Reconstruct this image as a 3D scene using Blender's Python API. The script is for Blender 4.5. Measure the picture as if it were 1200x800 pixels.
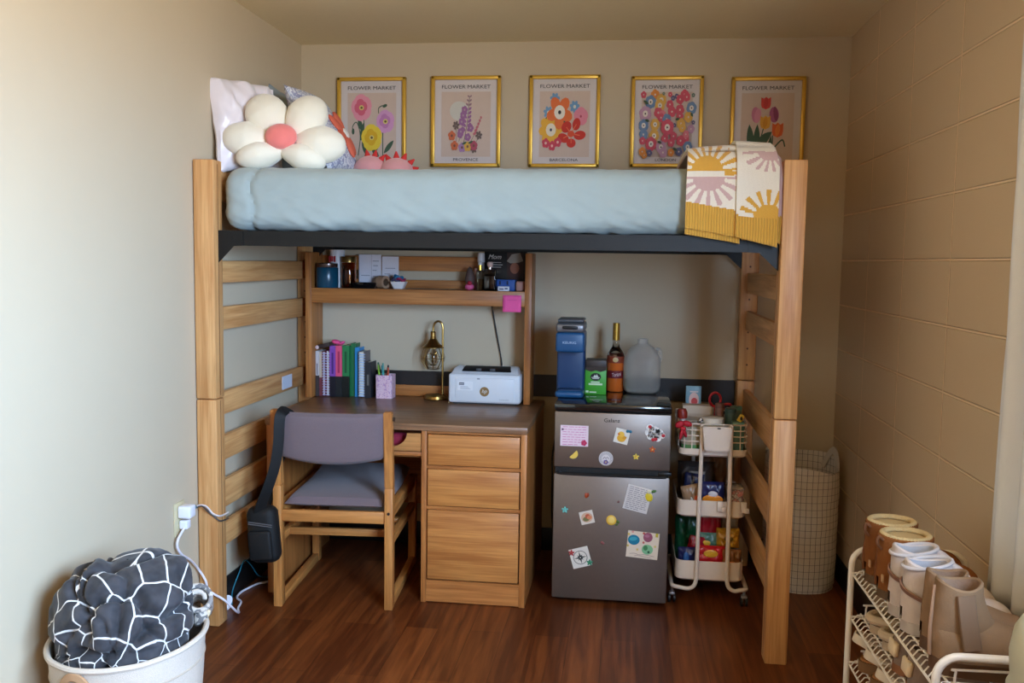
import bpy, bmesh, math, random
from mathutils import Vector, Matrix, noise
random.seed(7)
C = bpy.context.scene.collection
SC = bpy.context.scene
for o in list(bpy.data.objects): bpy.data.objects.remove(o)

# ------------------------------------------------------------------ camera, light, exposure
CAM_LOC = Vector((1.57955, -4.34522, 1.41258))
CAM_R = Vector((0.99193809, 0.12585678, 0.01479484))
CAM_U = Vector((-0.0258009, 0.08627393, 0.99593731))
CAM_F = Vector((-0.12406906, 0.98828988, -0.08882562))
cam = bpy.data.cameras.new('camera'); cam.sensor_width = 36; cam.lens = 1065.12 * 36 / 1200; cam.clip_start = 0.02
camo = bpy.data.objects.new('camera', cam); C.objects.link(camo)
camo.matrix_world = Matrix(((CAM_R.x, CAM_U.x, -CAM_F.x, CAM_LOC.x), (CAM_R.y, CAM_U.y, -CAM_F.y, CAM_LOC.y),
                            (CAM_R.z, CAM_U.z, -CAM_F.z, CAM_LOC.z), (0, 0, 0, 1)))
SC.camera = camo
SC.view_settings.view_transform = 'Standard'; SC.view_settings.look = 'None'
SC.view_settings.gamma = 1; SC.view_settings.use_curve_mapping = False
SC.view_settings.exposure = 0.04
SC.cycles.max_bounces = 14; SC.cycles.diffuse_bounces = 8; SC.cycles.glossy_bounces = 4; SC.cycles.transmission_bounces = 10
SC.cycles.caustics_reflective = False; SC.cycles.caustics_refractive = False
wd = bpy.data.worlds.new('sky'); SC.world = wd; wd.use_nodes = True
_nt = wd.node_tree; _bg = _nt.nodes['Background']
_tc = _nt.nodes.new('ShaderNodeTexCoord'); _sp = _nt.nodes.new('ShaderNodeSeparateXYZ'); _nt.links.new(_tc.outputs['Generated'], _sp.inputs[0])
_mr = _nt.nodes.new('ShaderNodeMapRange'); _mr.inputs[1].default_value = -0.22; _mr.inputs[2].default_value = 0.06; _nt.links.new(_sp.outputs[2], _mr.inputs[0])
_mx = _nt.nodes.new('ShaderNodeMix'); _mx.data_type = 'RGBA'; _nt.links.new(_mr.outputs[0], _mx.inputs[0])
_mx.inputs[6].default_value = (0.345, 0.295, 0.20, 1)      # sunlit ground and walls outside, below the horizon
_mx.inputs[7].default_value = (0.425, 0.66, 1.0, 1)      # blue sky above it
_nt.links.new(_mx.outputs[2], _bg.inputs[0]); _bg.inputs[1].default_value = 61
# daylight entering through the window in the right hand wall
WIN = (-4.95, -3.00, 1.05, 2.20)    # y0, y1, z0, z1
al = bpy.data.lights.new('window_portal', 'AREA'); al.shape = 'RECTANGLE'; al.size = WIN[3] - WIN[2]; al.size_y = WIN[1] - WIN[0]
al.cycles.is_portal = True
alo = bpy.data.objects.new('window_portal', al); C.objects.link(alo)
alo.location = (2.66, (WIN[0] + WIN[1]) / 2, (WIN[2] + WIN[3]) / 2); alo.rotation_euler = (0, math.radians(90), 0)

# ------------------------------------------------------------------ materials
def lin(c):
    return tuple((x / 255 / 12.92 if x / 255 <= 0.04045 else ((x / 255 + 0.055) / 1.055) ** 2.4) for x in c)
MC = {}
def newmat(name):
    m = bpy.data.materials.new(name); m.use_nodes = True
    nt = m.node_tree; b = nt.nodes['Principled BSDF']
    return m, nt, b
def M(c, rough=0.6, metal=0.0, spec=0.5, var=0.06, scale=30, bump=0.0, bscale=200, trans=0.0, ior=1.45, alpha=1, sheen=0, sub=0, coat=0):
    """procedural paint / plastic / cloth: a base colour broken by fine noise"""
    key = (tuple(c), rough, metal, spec, var, scale, bump, bscale, trans, ior, alpha, sheen, sub, coat)
    if key in MC: return MC[key]
    m, nt, b = newmat('m%d' % len(MC)); MC[key] = m
    l = lin(c)
    b.inputs['Roughness'].default_value = rough; b.inputs['Metallic'].default_value = metal
    b.inputs['Specular IOR Level'].default_value = spec
    b.inputs['IOR'].default_value = ior
    b.inputs['Transmission Weight'].default_value = trans; b.inputs['Alpha'].default_value = alpha
    b.inputs['Sheen Weight'].default_value = sheen; b.inputs['Coat Weight'].default_value = coat
    if sub: b.inputs['Subsurface Weight'].default_value = sub; b.inputs['Subsurface Radius'].default_value = (.02, .02, .02)
    tc = nt.nodes.new('ShaderNodeTexCoord'); n = nt.nodes.new('ShaderNodeTexNoise')
    n.inputs['Scale'].default_value = scale; n.inputs['Detail'].default_value = 4
    nt.links.new(tc.outputs['Object'], n.inputs['Vector'])
    mx = nt.nodes.new('ShaderNodeMix'); mx.data_type = 'RGBA'
    mx.inputs[6].default_value = (*[x * (1 - var) for x in l], 1); mx.inputs[7].default_value = (*[min(1, x * (1 + var)) for x in l], 1)
    nt.links.new(n.outputs['Fac'], mx.inputs[0]); nt.links.new(mx.outputs[2], b.inputs['Base Color'])
    if bump:
        n2 = nt.nodes.new('ShaderNodeTexNoise'); n2.inputs['Scale'].default_value = bscale; n2.inputs['Detail'].default_value = 3
        nt.links.new(tc.outputs['Object'], n2.inputs['Vector'])
        bp = nt.nodes.new('ShaderNodeBump'); bp.inputs['Strength'].default_value = bump; bp.inputs['Distance'].default_value = 0.002
        nt.links.new(n2.outputs['Fac'], bp.inputs['Height']); nt.links.new(bp.outputs['Normal'], b.inputs['Normal'])
    return m
def wood(c1, c2, axis, rough=0.45, key=''):
    k = ('wood', tuple(c1), tuple(c2), axis, rough)
    if k in MC: return MC[k]
    m, nt, b = newmat('wood_' + 'xyz'[axis] + key); MC[k] = m
    b.inputs['Roughness'].default_value = rough
    tc = nt.nodes.new('ShaderNodeTexCoord'); mp = nt.nodes.new('ShaderNodeMapping')
    s = [26, 26, 26]; s[axis] = 1.6; mp.inputs['Scale'].default_value = s
    nt.links.new(tc.outputs['Object'], mp.inputs['Vector'])
    n = nt.nodes.new('ShaderNodeTexNoise'); n.inputs['Scale'].default_value = 1.4; n.inputs['Detail'].default_value = 7; n.inputs['Distortion'].default_value = 0.8
    nt.links.new(mp.outputs[0], n.inputs['Vector'])
    mp2 = nt.nodes.new('ShaderNodeMapping'); s2 = [170, 170, 170]; s2[axis] = 5; mp2.inputs['Scale'].default_value = s2
    nt.links.new(tc.outputs['Object'], mp2.inputs['Vector'])
    n2 = nt.nodes.new('ShaderNodeTexNoise'); n2.inputs['Scale'].default_value = 1.0; n2.inputs['Detail'].default_value = 3
    nt.links.new(mp2.outputs[0], n2.inputs['Vector'])
    ad = nt.nodes.new('ShaderNodeMix'); ad.inputs[0].default_value = 0.35
    nt.links.new(n.outputs['Fac'], ad.inputs[2]); nt.links.new(n2.outputs['Fac'], ad.inputs[3])
    rp = nt.nodes.new('ShaderNodeValToRGB'); e = rp.color_ramp.elements
    e[0].position = 0.36; e[0].color = (*lin(c2), 1); e[1].position = 0.62; e[1].color = (*lin(c1), 1)
    nt.links.new(ad.outputs[0], rp.inputs[0]); nt.links.new(rp.outputs[0], b.inputs['Base Color'])
    bp = nt.nodes.new('ShaderNodeBump'); bp.inputs['Strength'].default_value = 0.15; bp.inputs['Distance'].default_value = 0.001
    nt.links.new(n2.outputs['Fac'], bp.inputs['Height']); nt.links.new(bp.outputs['Normal'], b.inputs['Normal'])
    return m
def mottled(cols, scale=20, rough=0.8, bump=0.2):
    """printed / patterned cloth: patches of several colours"""
    k = ('mot', tuple(map(tuple, cols)), scale, rough)
    if k in MC: return MC[k]
    m, nt, b = newmat('mottled%d' % len(MC)); MC[k] = m
    b.inputs['Roughness'].default_value = rough
    tc = nt.nodes.new('ShaderNodeTexCoord'); n = nt.nodes.new('ShaderNodeTexNoise')
    n.inputs['Scale'].default_value = scale; n.inputs['Detail'].default_value = 2
    nt.links.new(tc.outputs['Object'], n.inputs['Vector'])
    rp = nt.nodes.new('ShaderNodeValToRGB'); rp.color_ramp.interpolation = 'CONSTANT'
    els = rp.color_ramp.elements
    while len(els) < len(cols): els.new(0.5)
    for i, c in enumerate(cols):
        els[i].position = 0.0 if i == 0 else 0.30 + 0.40 * i / len(cols); els[i].color = (*lin(c), 1)
    nt.links.new(n.outputs['Fac'], rp.inputs[0]); nt.links.new(rp.outputs[0], b.inputs['Base Color'])
    return m
def glass(c=(255, 255, 255), rough=0.02, ior=1.45):
    return M(c, rough=rough, trans=1.0, ior=ior, var=0.0)

# ------------------------------------------------------------------ mesh building
def cat(pts, k=6, closed=False):
    """Catmull-Rom through points"""
    P = [Vector(p) for p in pts]; n = len(P); out = []
    for i in range(n if closed else n - 1):
        g = (lambda j: P[j % n]) if closed else (lambda j: P[max(0, min(n - 1, j))])
        a, b, c, d = g(i - 1), g(i), g(i + 1), g(i + 2)
        for s in range(k):
            t = s / k
            out.append(0.5 * ((2 * b) + (c - a) * t + (2 * a - 5 * b + 4 * c - d) * t * t + (3 * b - a - 3 * c + d) * t ** 3))
    if not closed: out.append(P[-1])
    return out
class B:
    def __init__(s): s.bm = bmesh.new(); s.mi = 0
    def _m(s, t, mat=None):
        if mat is not None: bmesh.ops.transform(t, matrix=mat, verts=t.verts)
        for f in t.faces: f.material_index = s.mi
        me = bpy.data.meshes.new('tmp'); t.to_mesh(me); t.free(); s.bm.from_mesh(me); bpy.data.meshes.remove(me)
        return s
    def box(s, x0, x1, y0, y1, z0, z1, bev=0.0, seg=2, rot=None, mi=None, taper=None):
        if mi is not None: s.mi = mi
        t = bmesh.new(); bmesh.ops.create_cube(t, size=1)
        for v in t.verts:
            v.co = Vector((v.co.x * abs(x1 - x0), v.co.y * abs(y1 - y0), v.co.z * abs(z1 - z0)))
            if taper and v.co.z > 0: v.co.x *= taper; v.co.y *= taper
        if bev: bmesh.ops.bevel(t, geom=t.edges[:], offset=bev, segments=seg, affect='EDGES', profile=0.5)
        m = Matrix.Translation(((x0 + x1) / 2, (y0 + y1) / 2, (z0 + z1) / 2))
        if rot is not None: m = m @ rot.to_4x4()
        return s._m(t, m)
    def cyl(s, p0, p1, r0, r1=None, n=20, mi=None, bev=0):
        if mi is not None: s.mi = mi
        p0 = Vector(p0); p1 = Vector(p1); d = p1 - p0; r1 = r0 if r1 is None else r1
        t = bmesh.new(); bmesh.ops.create_cone(t, cap_ends=True, segments=n, radius1=r0, radius2=r1, depth=d.length)
        if bev:
            es = [e for e in t.edges if abs(e.verts[0].co.z - e.verts[1].co.z) < 1e-6]
            bmesh.ops.bevel(t, geom=es, offset=bev, segments=2, affect='EDGES')
        return s._m(t, Matrix.Translation((p0 + p1) / 2) @ d.to_track_quat('Z', 'Y').to_matrix().to_4x4())
    def ell(s, c, r, rot=None, n=20, mi=None, f=None):
        if mi is not None: s.mi = mi
        t = bmesh.new(); bmesh.ops.create_uvsphere(t, u_segments=n, v_segments=max(8, n * 2 // 3), radius=1)
        if f:
            for v in t.verts: v.co = f(v.co)
        for v in t.verts: v.co = Vector((v.co.x * r[0], v.co.y * r[1], v.co.z * r[2]))
        m = Matrix.Translation(c)
        if rot is not None: m = m @ rot.to_4x4()
        return s._m(t, m)
    def lathe(s, prof, c=(0, 0, 0), n=28, mi=None, rot=None, sx=1, sy=1, power=None):
        if mi is not None: s.mi = mi
        t = bmesh.new(); rings = []
        for r, z in prof:
            if r < 1e-6: rings.append([t.verts.new((0, 0, z))]); continue
            ring = []
            for k in range(n):
                a = 2 * math.pi * k / n; ca, sa = math.cos(a), math.sin(a)
                q = 1
                if power: q = (abs(ca) ** power + abs(sa) ** power) ** (-1 / power)
                ring.append(t.verts.new((r * ca * sx * q, r * sa * sy * q, z)))
            rings.append(ring)
        for a, b in zip(rings, rings[1:]):
            for k in range(n):
                k2 = (k + 1) % n
                if len(a) == 1 and len(b) == 1: continue
                if len(a) == 1: t.faces.new((a[0], b[k2], b[k]))
                elif len(b) == 1: t.faces.new((a[k], a[k2], b[0]))
                else: t.faces.new((a[k], a[k2], b[k2], b[k]))
        m = Matrix.Translation(c)
        if rot is not None: m = m @ rot.to_4x4()
        return s._m(t, m)
    def tube(s, pts, r, n=8, closed=False, mi=None, flat=None):
        """sweep a circle (or flat=(w,h) rectangle-ish ellipse) along points; r number or list"""
        if mi is not None: s.mi = mi
        P = [Vector(p) for p in pts]; N = len(P); t = bmesh.new(); rings = []
        up = None
        for i in range(N):
            a = P[(i - 1) % N] if closed or i > 0 else P[i]; b = P[(i + 1) % N] if closed or i < N - 1 else P[i]
            d = (b - a)
            if d.length < 1e-9: d = Vector((0, 0, 1))
            d.normalize()
            if up is None:
                up = Vector((0, 0, 1)) if abs(d.z) < 0.9 else Vector((1, 0, 0))
                if flat and len(flat) > 2: up = Vector(flat[2])
            up = (up - d * up.dot(d))
            if up.length < 1e-6: up = d.orthogonal()
            up.normalize(); side = d.cross(up)
            rr = r[i] if isinstance(r, (list, tuple)) else r
            ring = []
            for k in range(n):
                an = 2 * math.pi * k / n
                if flat:
                    q = 0.0
                    ca, sa = math.cos(an), math.sin(an)
                    q = (abs(ca) ** 6 + abs(sa) ** 6) ** (-1 / 6)
                    o = side * (ca * q * flat[0]) + up * (sa * q * flat[1])
                else: o = side * (math.cos(an) * rr) + up * (math.sin(an) * rr)
                ring.append(t.verts.new(P[i] + o))
            rings.append(ring)
        R2 = rings + ([rings[0]] if closed else [])
        for a, b in zip(R2, R2[1:]):
            for k in range(n): t.faces.new((a[k], a[(k + 1) % n], b[(k + 1) % n], b[k]))
        if not closed: t.faces.new(rings[0][::-1]); t.faces.new(rings[-1])
        return s._m(t)
    def prism(s, pts, ext, mi=None, bev=0):
        if mi is not None: s.mi = mi
        t = bmesh.new(); ext = Vector(ext); a = [t.verts.new(Vector(p)) for p in pts]; b = [t.verts.new(Vector(p) + ext) for p in pts]
        t.faces.new(a); t.faces.new(b[::-1]); n = len(a)
        for i in range(n): t.faces.new((a[i], b[i], b[(i + 1) % n], a[(i + 1) % n]))
        bmesh.ops.recalc_face_normals(t, faces=t.faces)
        if bev: bmesh.ops.bevel(t, geom=t.edges[:], offset=bev, segments=2, affect='EDGES')
        return s._m(t)
    def grid(s, fn, nu, nv, cu=False, cv=False, mf=None, mi=None):
        if mi is not None: s.mi = mi
        b = s.bm; vs = [[b.verts.new(fn(i / nu, j / nv)) for j in range(nv if cv else nv + 1)] for i in range(nu if cu else nu + 1)]
        for i in range(nu):
            for j in range(nv):
                i2 = (i + 1) % len(vs); j2 = (j + 1) % len(vs[0])
                f = b.faces.new((vs[i][j], vs[i2][j], vs[i2][j2], vs[i][j2]))
                f.material_index = mf((i + .5) / nu, (j + .5) / nv, f) if mf else s.mi
        return s
    def quad(s, pts, mi=None):
        if mi is not None: s.mi = mi
        f = s.bm.faces.new([s.bm.verts.new(Vector(p)) for p in pts]); f.material_index = s.mi
        return s
def root_matrix(o):
    while o.parent: o = o.parent
    return Matrix.LocRotScale(o.location, o.rotation_euler, None)
def tag(o, label=None, cat=None, group=None, kind=None):
    if label: o['label'] = label
    if cat: o['category'] = cat
    if group: o['group'] = group
    if kind: o['kind'] = kind
    return o
def thing(name, label, cat, loc, rotz=0, group=None):
    o = bpy.data.objects.new(name, None); C.objects.link(o); o.empty_display_size = 0.05
    o.location = loc; o.rotation_euler = (0, 0, rotz)
    return tag(o, label, cat, group)
def obj(name, b, mats, parent=None, smooth=35, local=False, solid=0, sub=0, label=None, recalc=True, doub=0.0):
    bm = b.bm
    if doub: bmesh.ops.remove_doubles(bm, verts=bm.verts, dist=doub)
    if recalc: bmesh.ops.recalc_face_normals(bm, faces=bm.faces)
    me = bpy.data.meshes.new(name); bm.to_mesh(me); bm.free()
    for m in (mats if isinstance(mats, (list, tuple)) else [mats]): me.materials.append(m)
    o = bpy.data.objects.new(name, me); C.objects.link(o)
    if parent is not None:
        o.parent = parent
        if not local: me.transform(root_matrix(parent).inverted())
    elif not local:                     # top-level mesh: origin at the middle of its underside
        xs = [v.co for v in me.vertices]
        p = Vector(((min(v.x for v in xs) + max(v.x for v in xs)) / 2, (min(v.y for v in xs) + max(v.y for v in xs)) / 2, min(v.z for v in xs)))
        me.transform(Matrix.Translation(-p)); o.location = p
    if smooth:
        me.polygons.foreach_set('use_smooth', [True] * len(me.polygons)); me.set_sharp_from_angle(angle=math.radians(smooth))
    if solid:
        md = o.modifiers.new('solid', 'SOLIDIFY'); md.thickness = abs(solid); md.offset = 1 if solid > 0 else -1
    if sub:
        md = o.modifiers.new('sub', 'SUBSURF'); md.levels = sub; md.render_levels = sub
    if label: o['label'] = label
    return o
def single(name, b, mats, label, cat, group=None, **k):
    return tag(obj(name, b, mats, None, **k), label, cat, group)
def struct(name, b, mats, **k):
    return tag(obj(name, b, mats, None, **k), kind='structure')
def text_b(b, body, o, U, V, width=None, height=None, depth=0.0006, mi=None, shear=0, fit=None):
    """append lettering to b: centred on o, running along U, up along V"""
    cu = bpy.data.curves.new('t', 'FONT'); cu.body = body; cu.align_x = 'CENTER'; cu.align_y = 'CENTER'; cu.extrude = 0.5; cu.shear = shear; cu.resolution_u = 3
    to = bpy.data.objects.new('t', cu); C.objects.link(to); bpy.context.view_layer.update()
    me = bpy.data.meshes.new_from_object(to.evaluated_get(bpy.context.evaluated_depsgraph_get()))
    bpy.data.objects.remove(to); bpy.data.curves.remove(cu)
    xs = [v.co.x for v in me.vertices]; ys = [v.co.y for v in me.vertices]
    w = max(xs) - min(xs); h = max(ys) - min(ys); cx = (max(xs) + min(xs)) / 2; cy = (max(ys) + min(ys)) / 2
    sx = (width / w) if width else None; sy = (height / h) if height else None
    if sx is None: sx = sy
    if sy is None: sy = sx
    U = Vector(U).normalized(); V = Vector(V).normalized(); N = U.cross(V); o = Vector(o)
    for v in me.vertices:
        v.co = o + U * ((v.co.x - cx) * sx) + V * ((v.co.y - cy) * sy) + N * (v.co.z * depth + depth / 2)
    if mi is not None: b.mi = mi
    n0 = len(b.bm.faces); b.bm.from_mesh(me); b.bm.faces.ensure_lookup_table()
    for f in b.bm.faces[n0:]: f.material_index = b.mi
    bpy.data.meshes.remove(me)
    return b
class Art:
    """flat print: polygons in (u, v) on a plane, each laid a hair above the last"""
    def __init__(s, o, U, V, step=0.00006, base=0.0006):
        s.o = Vector(o); s.U = Vector(U); s.V = Vector(V); s.N = s.U.normalized().cross(s.V.normalized()); s.h = base; s.step = step; s.b = B(); s.mats = []
    def mi(s, c):
        m = M(c, rough=0.7, var=0.04)
        if m not in s.mats: s.mats.append(m)
        return s.mats.index(m)
    def p(s, u, v): return s.o + s.U * u + s.V * v + s.N * s.h
    def poly(s, pts, c):
        s.b.quad([s.p(u, v) for u, v in pts], s.mi(c)); s.h += s.step
    def ell(s, u, v, ru, rv, c, rot=0, n=14):
        ca, sa = math.cos(rot), math.sin(rot)
        s.poly([(u + ru * math.cos(a) * ca - rv * math.sin(a) * sa, v + ru * math.cos(a) * sa + rv * math.sin(a) * ca) for a in [2 * math.pi * k / n for k in range(n)]], c)
    def rect(s, u0, u1, v0, v1, c): s.poly([(u0, v0), (u1, v0), (u1, v1), (u0, v1)], c)
    def line(s, pts, w, c):
        P = [(p.x, p.y) for p in cat([(a, b, 0) for a, b in pts], 5)]
        L = []; R = []
        for i, (x, y) in enumerate(P):
            x0, y0 = P[max(0, i - 1)]; x1, y1 = P[min(len(P) - 1, i + 1)]
            d = math.hypot(x1 - x0, y1 - y0) or 1; nx, ny = -(y1 - y0) / d * w / 2, (x1 - x0) / d * w / 2
            L.append((x + nx, y + ny)); R.append((x - nx, y - ny))
        k = s.mi(c)
        for i in range(len(P) - 1): s.b.quad([s.p(*L[i]), s.p(*R[i]), s.p(*R[i + 1]), s.p(*L[i + 1])], k)
        s.h += s.step
    def flower(s, u, v, r, c, cc=None, n=5, rot=0, fat=0.5, r2=0.28, inner=None):
        for k in range(n):
            a = rot + 2 * math.pi * k / n
            s.ell(u + r * .55 * math.cos(a), v + r * .55 * math.sin(a), r * .48, r * fat, c, a, 10)
        if inner: s.ell(u, v, r * .42, r * .42, inner)
        if cc: s.ell(u, v, r * r2, r * r2, cc)
    def leaf(s, u0, v0, u1, v1, w, c, bend=0.0):
        n = 7; L = []; R = []
        dx, dy = u1 - u0, v1 - v0; d = math.hypot(dx, dy) or 1; nx, ny = -dy / d, dx / d
        for i in range(n + 1):
            t = i / n; o = bend * math.sin(math.pi * t); hw = w / 2 * math.sin(math.pi * min(1, t * .95 + .05)) ** .8
            x, y = u0 + dx * t + nx * o, v0 + dy * t + ny * o
            L.append((x + nx * hw, y + ny * hw)); R.append((x - nx * hw, y - ny * hw))
        s.poly(L + R[::-1], c)
def frame_from(N, up=(0, 0, 1)):
    """rotation whose local z is N and whose local y points as far up as it can"""
    z = Vector(N).normalized(); y = Vector(up); y = (y - z * y.dot(z)).normalized(); x = y.cross(z)
    return Matrix((x, y, z)).transposed()
R3 = lambda a, ax: Matrix.Rotation(a, 3, ax)
def rad(d): return math.radians(d)

OAK = ((218, 166, 108), (184, 126, 72))
OAKX, OAKY, OAKZ = (wood(*OAK, k) for k in range(3))
DOAK = ((194, 126, 66), (152, 90, 42))
DX, DY, DZ = (wood(*DOAK, k, 0.4) for k in range(3))
BLACKM = M((21, 20, 19), rough=0.5, spec=.35, var=0.1)
WHITE = M((236, 234, 230), rough=0.4)
# ------------------------------------------------------------------ the room
XL, XR, YF, H = -0.016, 2.554, -5.2, 2.436
PAINT = M((198, 182, 156), rough=0.75, spec=0.25, var=0.02, scale=6, bump=0.06, bscale=60)
PAINTR = (202, 178, 146)
def floor_mat():
    m, nt, b = newmat('floor_planks')
    tc = nt.nodes.new('ShaderNodeTexCoord'); mp = nt.nodes.new('ShaderNodeMapping'); mp.inputs['Rotation'].default_value = (0, 0, rad(90))
    nt.links.new(tc.outputs['Object'], mp.inputs['Vector'])
    br = nt.nodes.new('ShaderNodeTexBrick'); br.inputs['Scale'].default_value = 1; br.inputs['Brick Width'].default_value = 1.15; br.inputs['Row Height'].default_value = 0.125
    br.inputs['Mortar Size'].default_value = 0.0012; br.offset = 0.37; br.inputs['Color1'].default_value = (0.25, 0.25, 0.25, 1); br.inputs['Color2'].default_value = (0.75, 0.75, 0.75, 1)
    br.inputs['Mortar'].default_value = (0.0, 0.0, 0.0, 1)
    nt.links.new(mp.outputs[0], br.inputs['Vector'])
    mp2 = nt.nodes.new('ShaderNodeMapping'); mp2.inputs['Scale'].default_value = (40, 2.2, 1); nt.links.new(tc.outputs['Object'], mp2.inputs['Vector'])
    n = nt.nodes.new('ShaderNodeTexNoise'); n.inputs['Scale'].default_value = 1; n.inputs['Detail'].default_value = 6; n.inputs['Distortion'].default_value = 0.6
    nt.links.new(mp2.outputs[0], n.inputs['Vector'])
    mx = nt.nodes.new('ShaderNodeMix'); mx.data_type = 'RGBA'; mx.inputs[0].default_value = 0.62
    nt.links.new(br.outputs['Color'], mx.inputs[6]); nt.links.new(n.outputs['Fac'], mx.inputs[7])
    rp = nt.nodes.new('ShaderNodeValToRGB'); e = rp.color_ramp.elements
    e[0].position = 0.0; e[0].color = (*lin((30, 13, 6)), 1); e[1].position = 0.72; e[1].color = (*lin((138, 76, 36)), 1)
    x = e.new(0.42); x.color = (*lin((86, 41, 18)), 1)
    nt.links.new(mx.outputs[2], rp.inputs[0]); nt.links.new(rp.outputs[0], b.inputs['Base Color'])
    b.inputs['Roughness'].default_value = 0.38; b.inputs['Specular IOR Level'].default_value = 0.28
    return m
def block_mat():
    m, nt, b = newmat('painted_block')
    b.inputs['Roughness'].default_value = 0.7; b.inputs['Specular IOR Level'].default_value = 0.3
    tc = nt.nodes.new('ShaderNodeTexCoord'); sp = nt.nodes.new('ShaderNodeSeparateXYZ'); cb = nt.nodes.new('ShaderNodeCombineXYZ')
    nt.links.new(tc.outputs['Object'], sp.inputs[0]); nt.links.new(sp.outputs[1], cb.inputs[0]); nt.links.new(sp.outputs[2], cb.inputs[1])
    br = nt.nodes.new('ShaderNodeTexBrick'); br.inputs['Scale'].default_value = 1; br.inputs['Brick Width'].default_value = 0.48; br.inputs['Row Height'].default_value = 0.2032
    br.offset = 0; br.inputs['Mortar Size'].default_value = 0.005; br.inputs['Mortar Smooth'].default_value = 0.5
    c = lin(PAINTR)
    br.inputs['Color1'].default_value = (*c, 1); br.inputs['Color2'].default_value = (*[x * .97 for x in c], 1); br.inputs['Mortar'].default_value = (*[min(1, x * 1.35) for x in c], 1)  # mortar colour lightened to imitate light catching in the joint grooves
    nt.links.new(cb.outputs[0], br.inputs['Vector']); nt.links.new(br.outputs['Color'], b.inputs['Base Color'])
    n = nt.nodes.new('ShaderNodeTexNoise'); n.inputs['Scale'].default_value = 90; n.inputs['Detail'].default_value = 4; nt.links.new(tc.outputs['Object'], n.inputs['Vector'])
    b1 = nt.nodes.new('ShaderNodeBump'); b1.inputs['Strength'].default_value = 0.12; b1.inputs['Distance'].default_value = 0.004; nt.links.new(n.outputs['Fac'], b1.inputs['Height'])
    b2 = nt.nodes.new('ShaderNodeBump'); b2.invert = True; b2.inputs['Strength'].default_value = 1.0; b2.inputs['Distance'].default_value = 0.007
    nt.links.new(br.outputs['Fac'], b2.inputs['Height']); nt.links.new(b1.outputs['Normal'], b2.inputs['Normal']); nt.links.new(b2.outputs['Normal'], b.inputs['Normal'])
    return m
FLOORM = floor_mat()
o = struct('floor', B().box(XL - .1, XR + .1, YF - .1, .1, -.1, 0), FLOORM, smooth=0)
struct('ceiling', B().box(XL - .1, XR + .1, YF - .1, .1, H, H + .1), M((236, 222, 190), rough=0.85, var=.03, scale=40, bump=.15, bscale=120), smooth=0)
struct('wall_left', B().box(XL - .1, XL, YF - .1, .1, 0, H), PAINT, smooth=0)
struct('wall_back', B().box(XL, XR, 0, .1, 0, H), PAINT, smooth=0)
struct('wall_front', B().box(XL, XR, YF - .1, YF, 0, H), M((120, 88, 62), rough=.7, var=.05), smooth=0)
b = B(); y0, y1, z0, z1 = WIN
b.box(XR, XR + .1, y1, .1, 0, H).box(XR, XR + .1, YF - .1, y0, 0, H).box(XR, XR + .1, y0, y1, 0, z0).box(XR, XR + .1, y0, y1, z1, H)
me_off = Vector((XR, -0.46, 2.247))
for v in b.bm.verts: v.co -= me_off
ob = tag(obj('wall_right', b, block_mat(), None, smooth=0, local=True), kind='structure'); ob.location = me_off
# window: frame, mullion and pane set in the opening
b = B()
for a in ((y0, y0 + .05, z0, z1), (y1 - .05, y1, z0, z1), (y0, y1, z0, z0 + .05), (y0, y1, z1 - .05, z1), ((y0 + y1) / 2 - .02, (y0 + y1) / 2 + .02, z0, z1)):
    b.box(XR + .05, XR + .08, *a)
wn = struct('window_1', b, M((235, 235, 235), rough=.4), smooth=0)
BASE = M((24, 20, 18), rough=0.4, var=.15)
struct('baseboard_back', B().box(XL, XR, -.008, 0, 0, .112, .002), BASE)
struct('baseboard_left', B().box(XL, XL + .008, YF, -.008, 0, .112, .002), BASE)
struct('baseboard_right', B().box(XR - .008, XR, YF, -.008, 0, .112, .002), BASE)
b = B().prism([(.075, -.022, .762), (1.99, -.022, .762), (2.02, -.022, .72), (2.092, -.022, .69), (2.092, -.022, .866), (.075, -.022, .866)], (0, .0215, 0), bev=.002)
for x in (0.55, 1.25, 1.75): b.cyl((x, -.023, .814), (x, -.020, .814), .006, n=10)
struct('trim_1', b, M((38, 30, 27), rough=.5, var=.15))
# ------------------------------------------------------------------ loft bed
bed = thing('loft_bed', 'tall oak loft bed on four posts with black steel side rails', 'bed', (1.08, -.58, 0))
PX = ((-.012, .066), (2.096, 2.174)); PY = ((-1.145, -1.070), (-.085, -.010))
for (x0, x1) in PX:
    for (a0, a1) in PY:
        b = B().box(x0, x1, a0, a1, 0, .876, .006); b.mi = 1
        inner = x1 if x0 < 1 else x0; sg = 1 if x0 < 1 else -1
        b.box(inner - .0006 * (sg > 0) - .0005, inner + .0006, a0 + .036, a0 + .039, .02, .87)
        obj('lower_post', b, [OAKZ, M((110, 70, 40))], bed)
        b = B().box(x0, x1, a0, a1, .879, 1.765, .005); b.mi = 1
        b.box(inner - .0006, inner + .0006, a0 + .036, a0 + .039, .89, 1.75)
        for k in range(9):
            z = .95 + k * .075
            b.cyl(((x0 + x1) / 2, a0 - .0008, z), ((x0 + x1) / 2, a0 + .004, z), .0045, n=10) if a0 > -.5 else None
        obj('upper_post', b, [OAKZ, M((96, 60, 36))], bed)
for rails, xc in ((((1.31, 1.395), (1.13, 1.218), (.80, .888), (.62, .715), (.432, .54), (.28, .372), (1.62, 1.735)), .027),
                  (((1.28, 1.372), (1.11, 1.198), (.72, .838), (.44, .555), (.19, .30), (1.62, 1.735)), 2.135)):
    for z0, z1 in rails:
        obj('end_rail', B().box(xc - .012, xc + .012, -1.072, -.083, z0, z1, .004), OAKY, bed)
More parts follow.
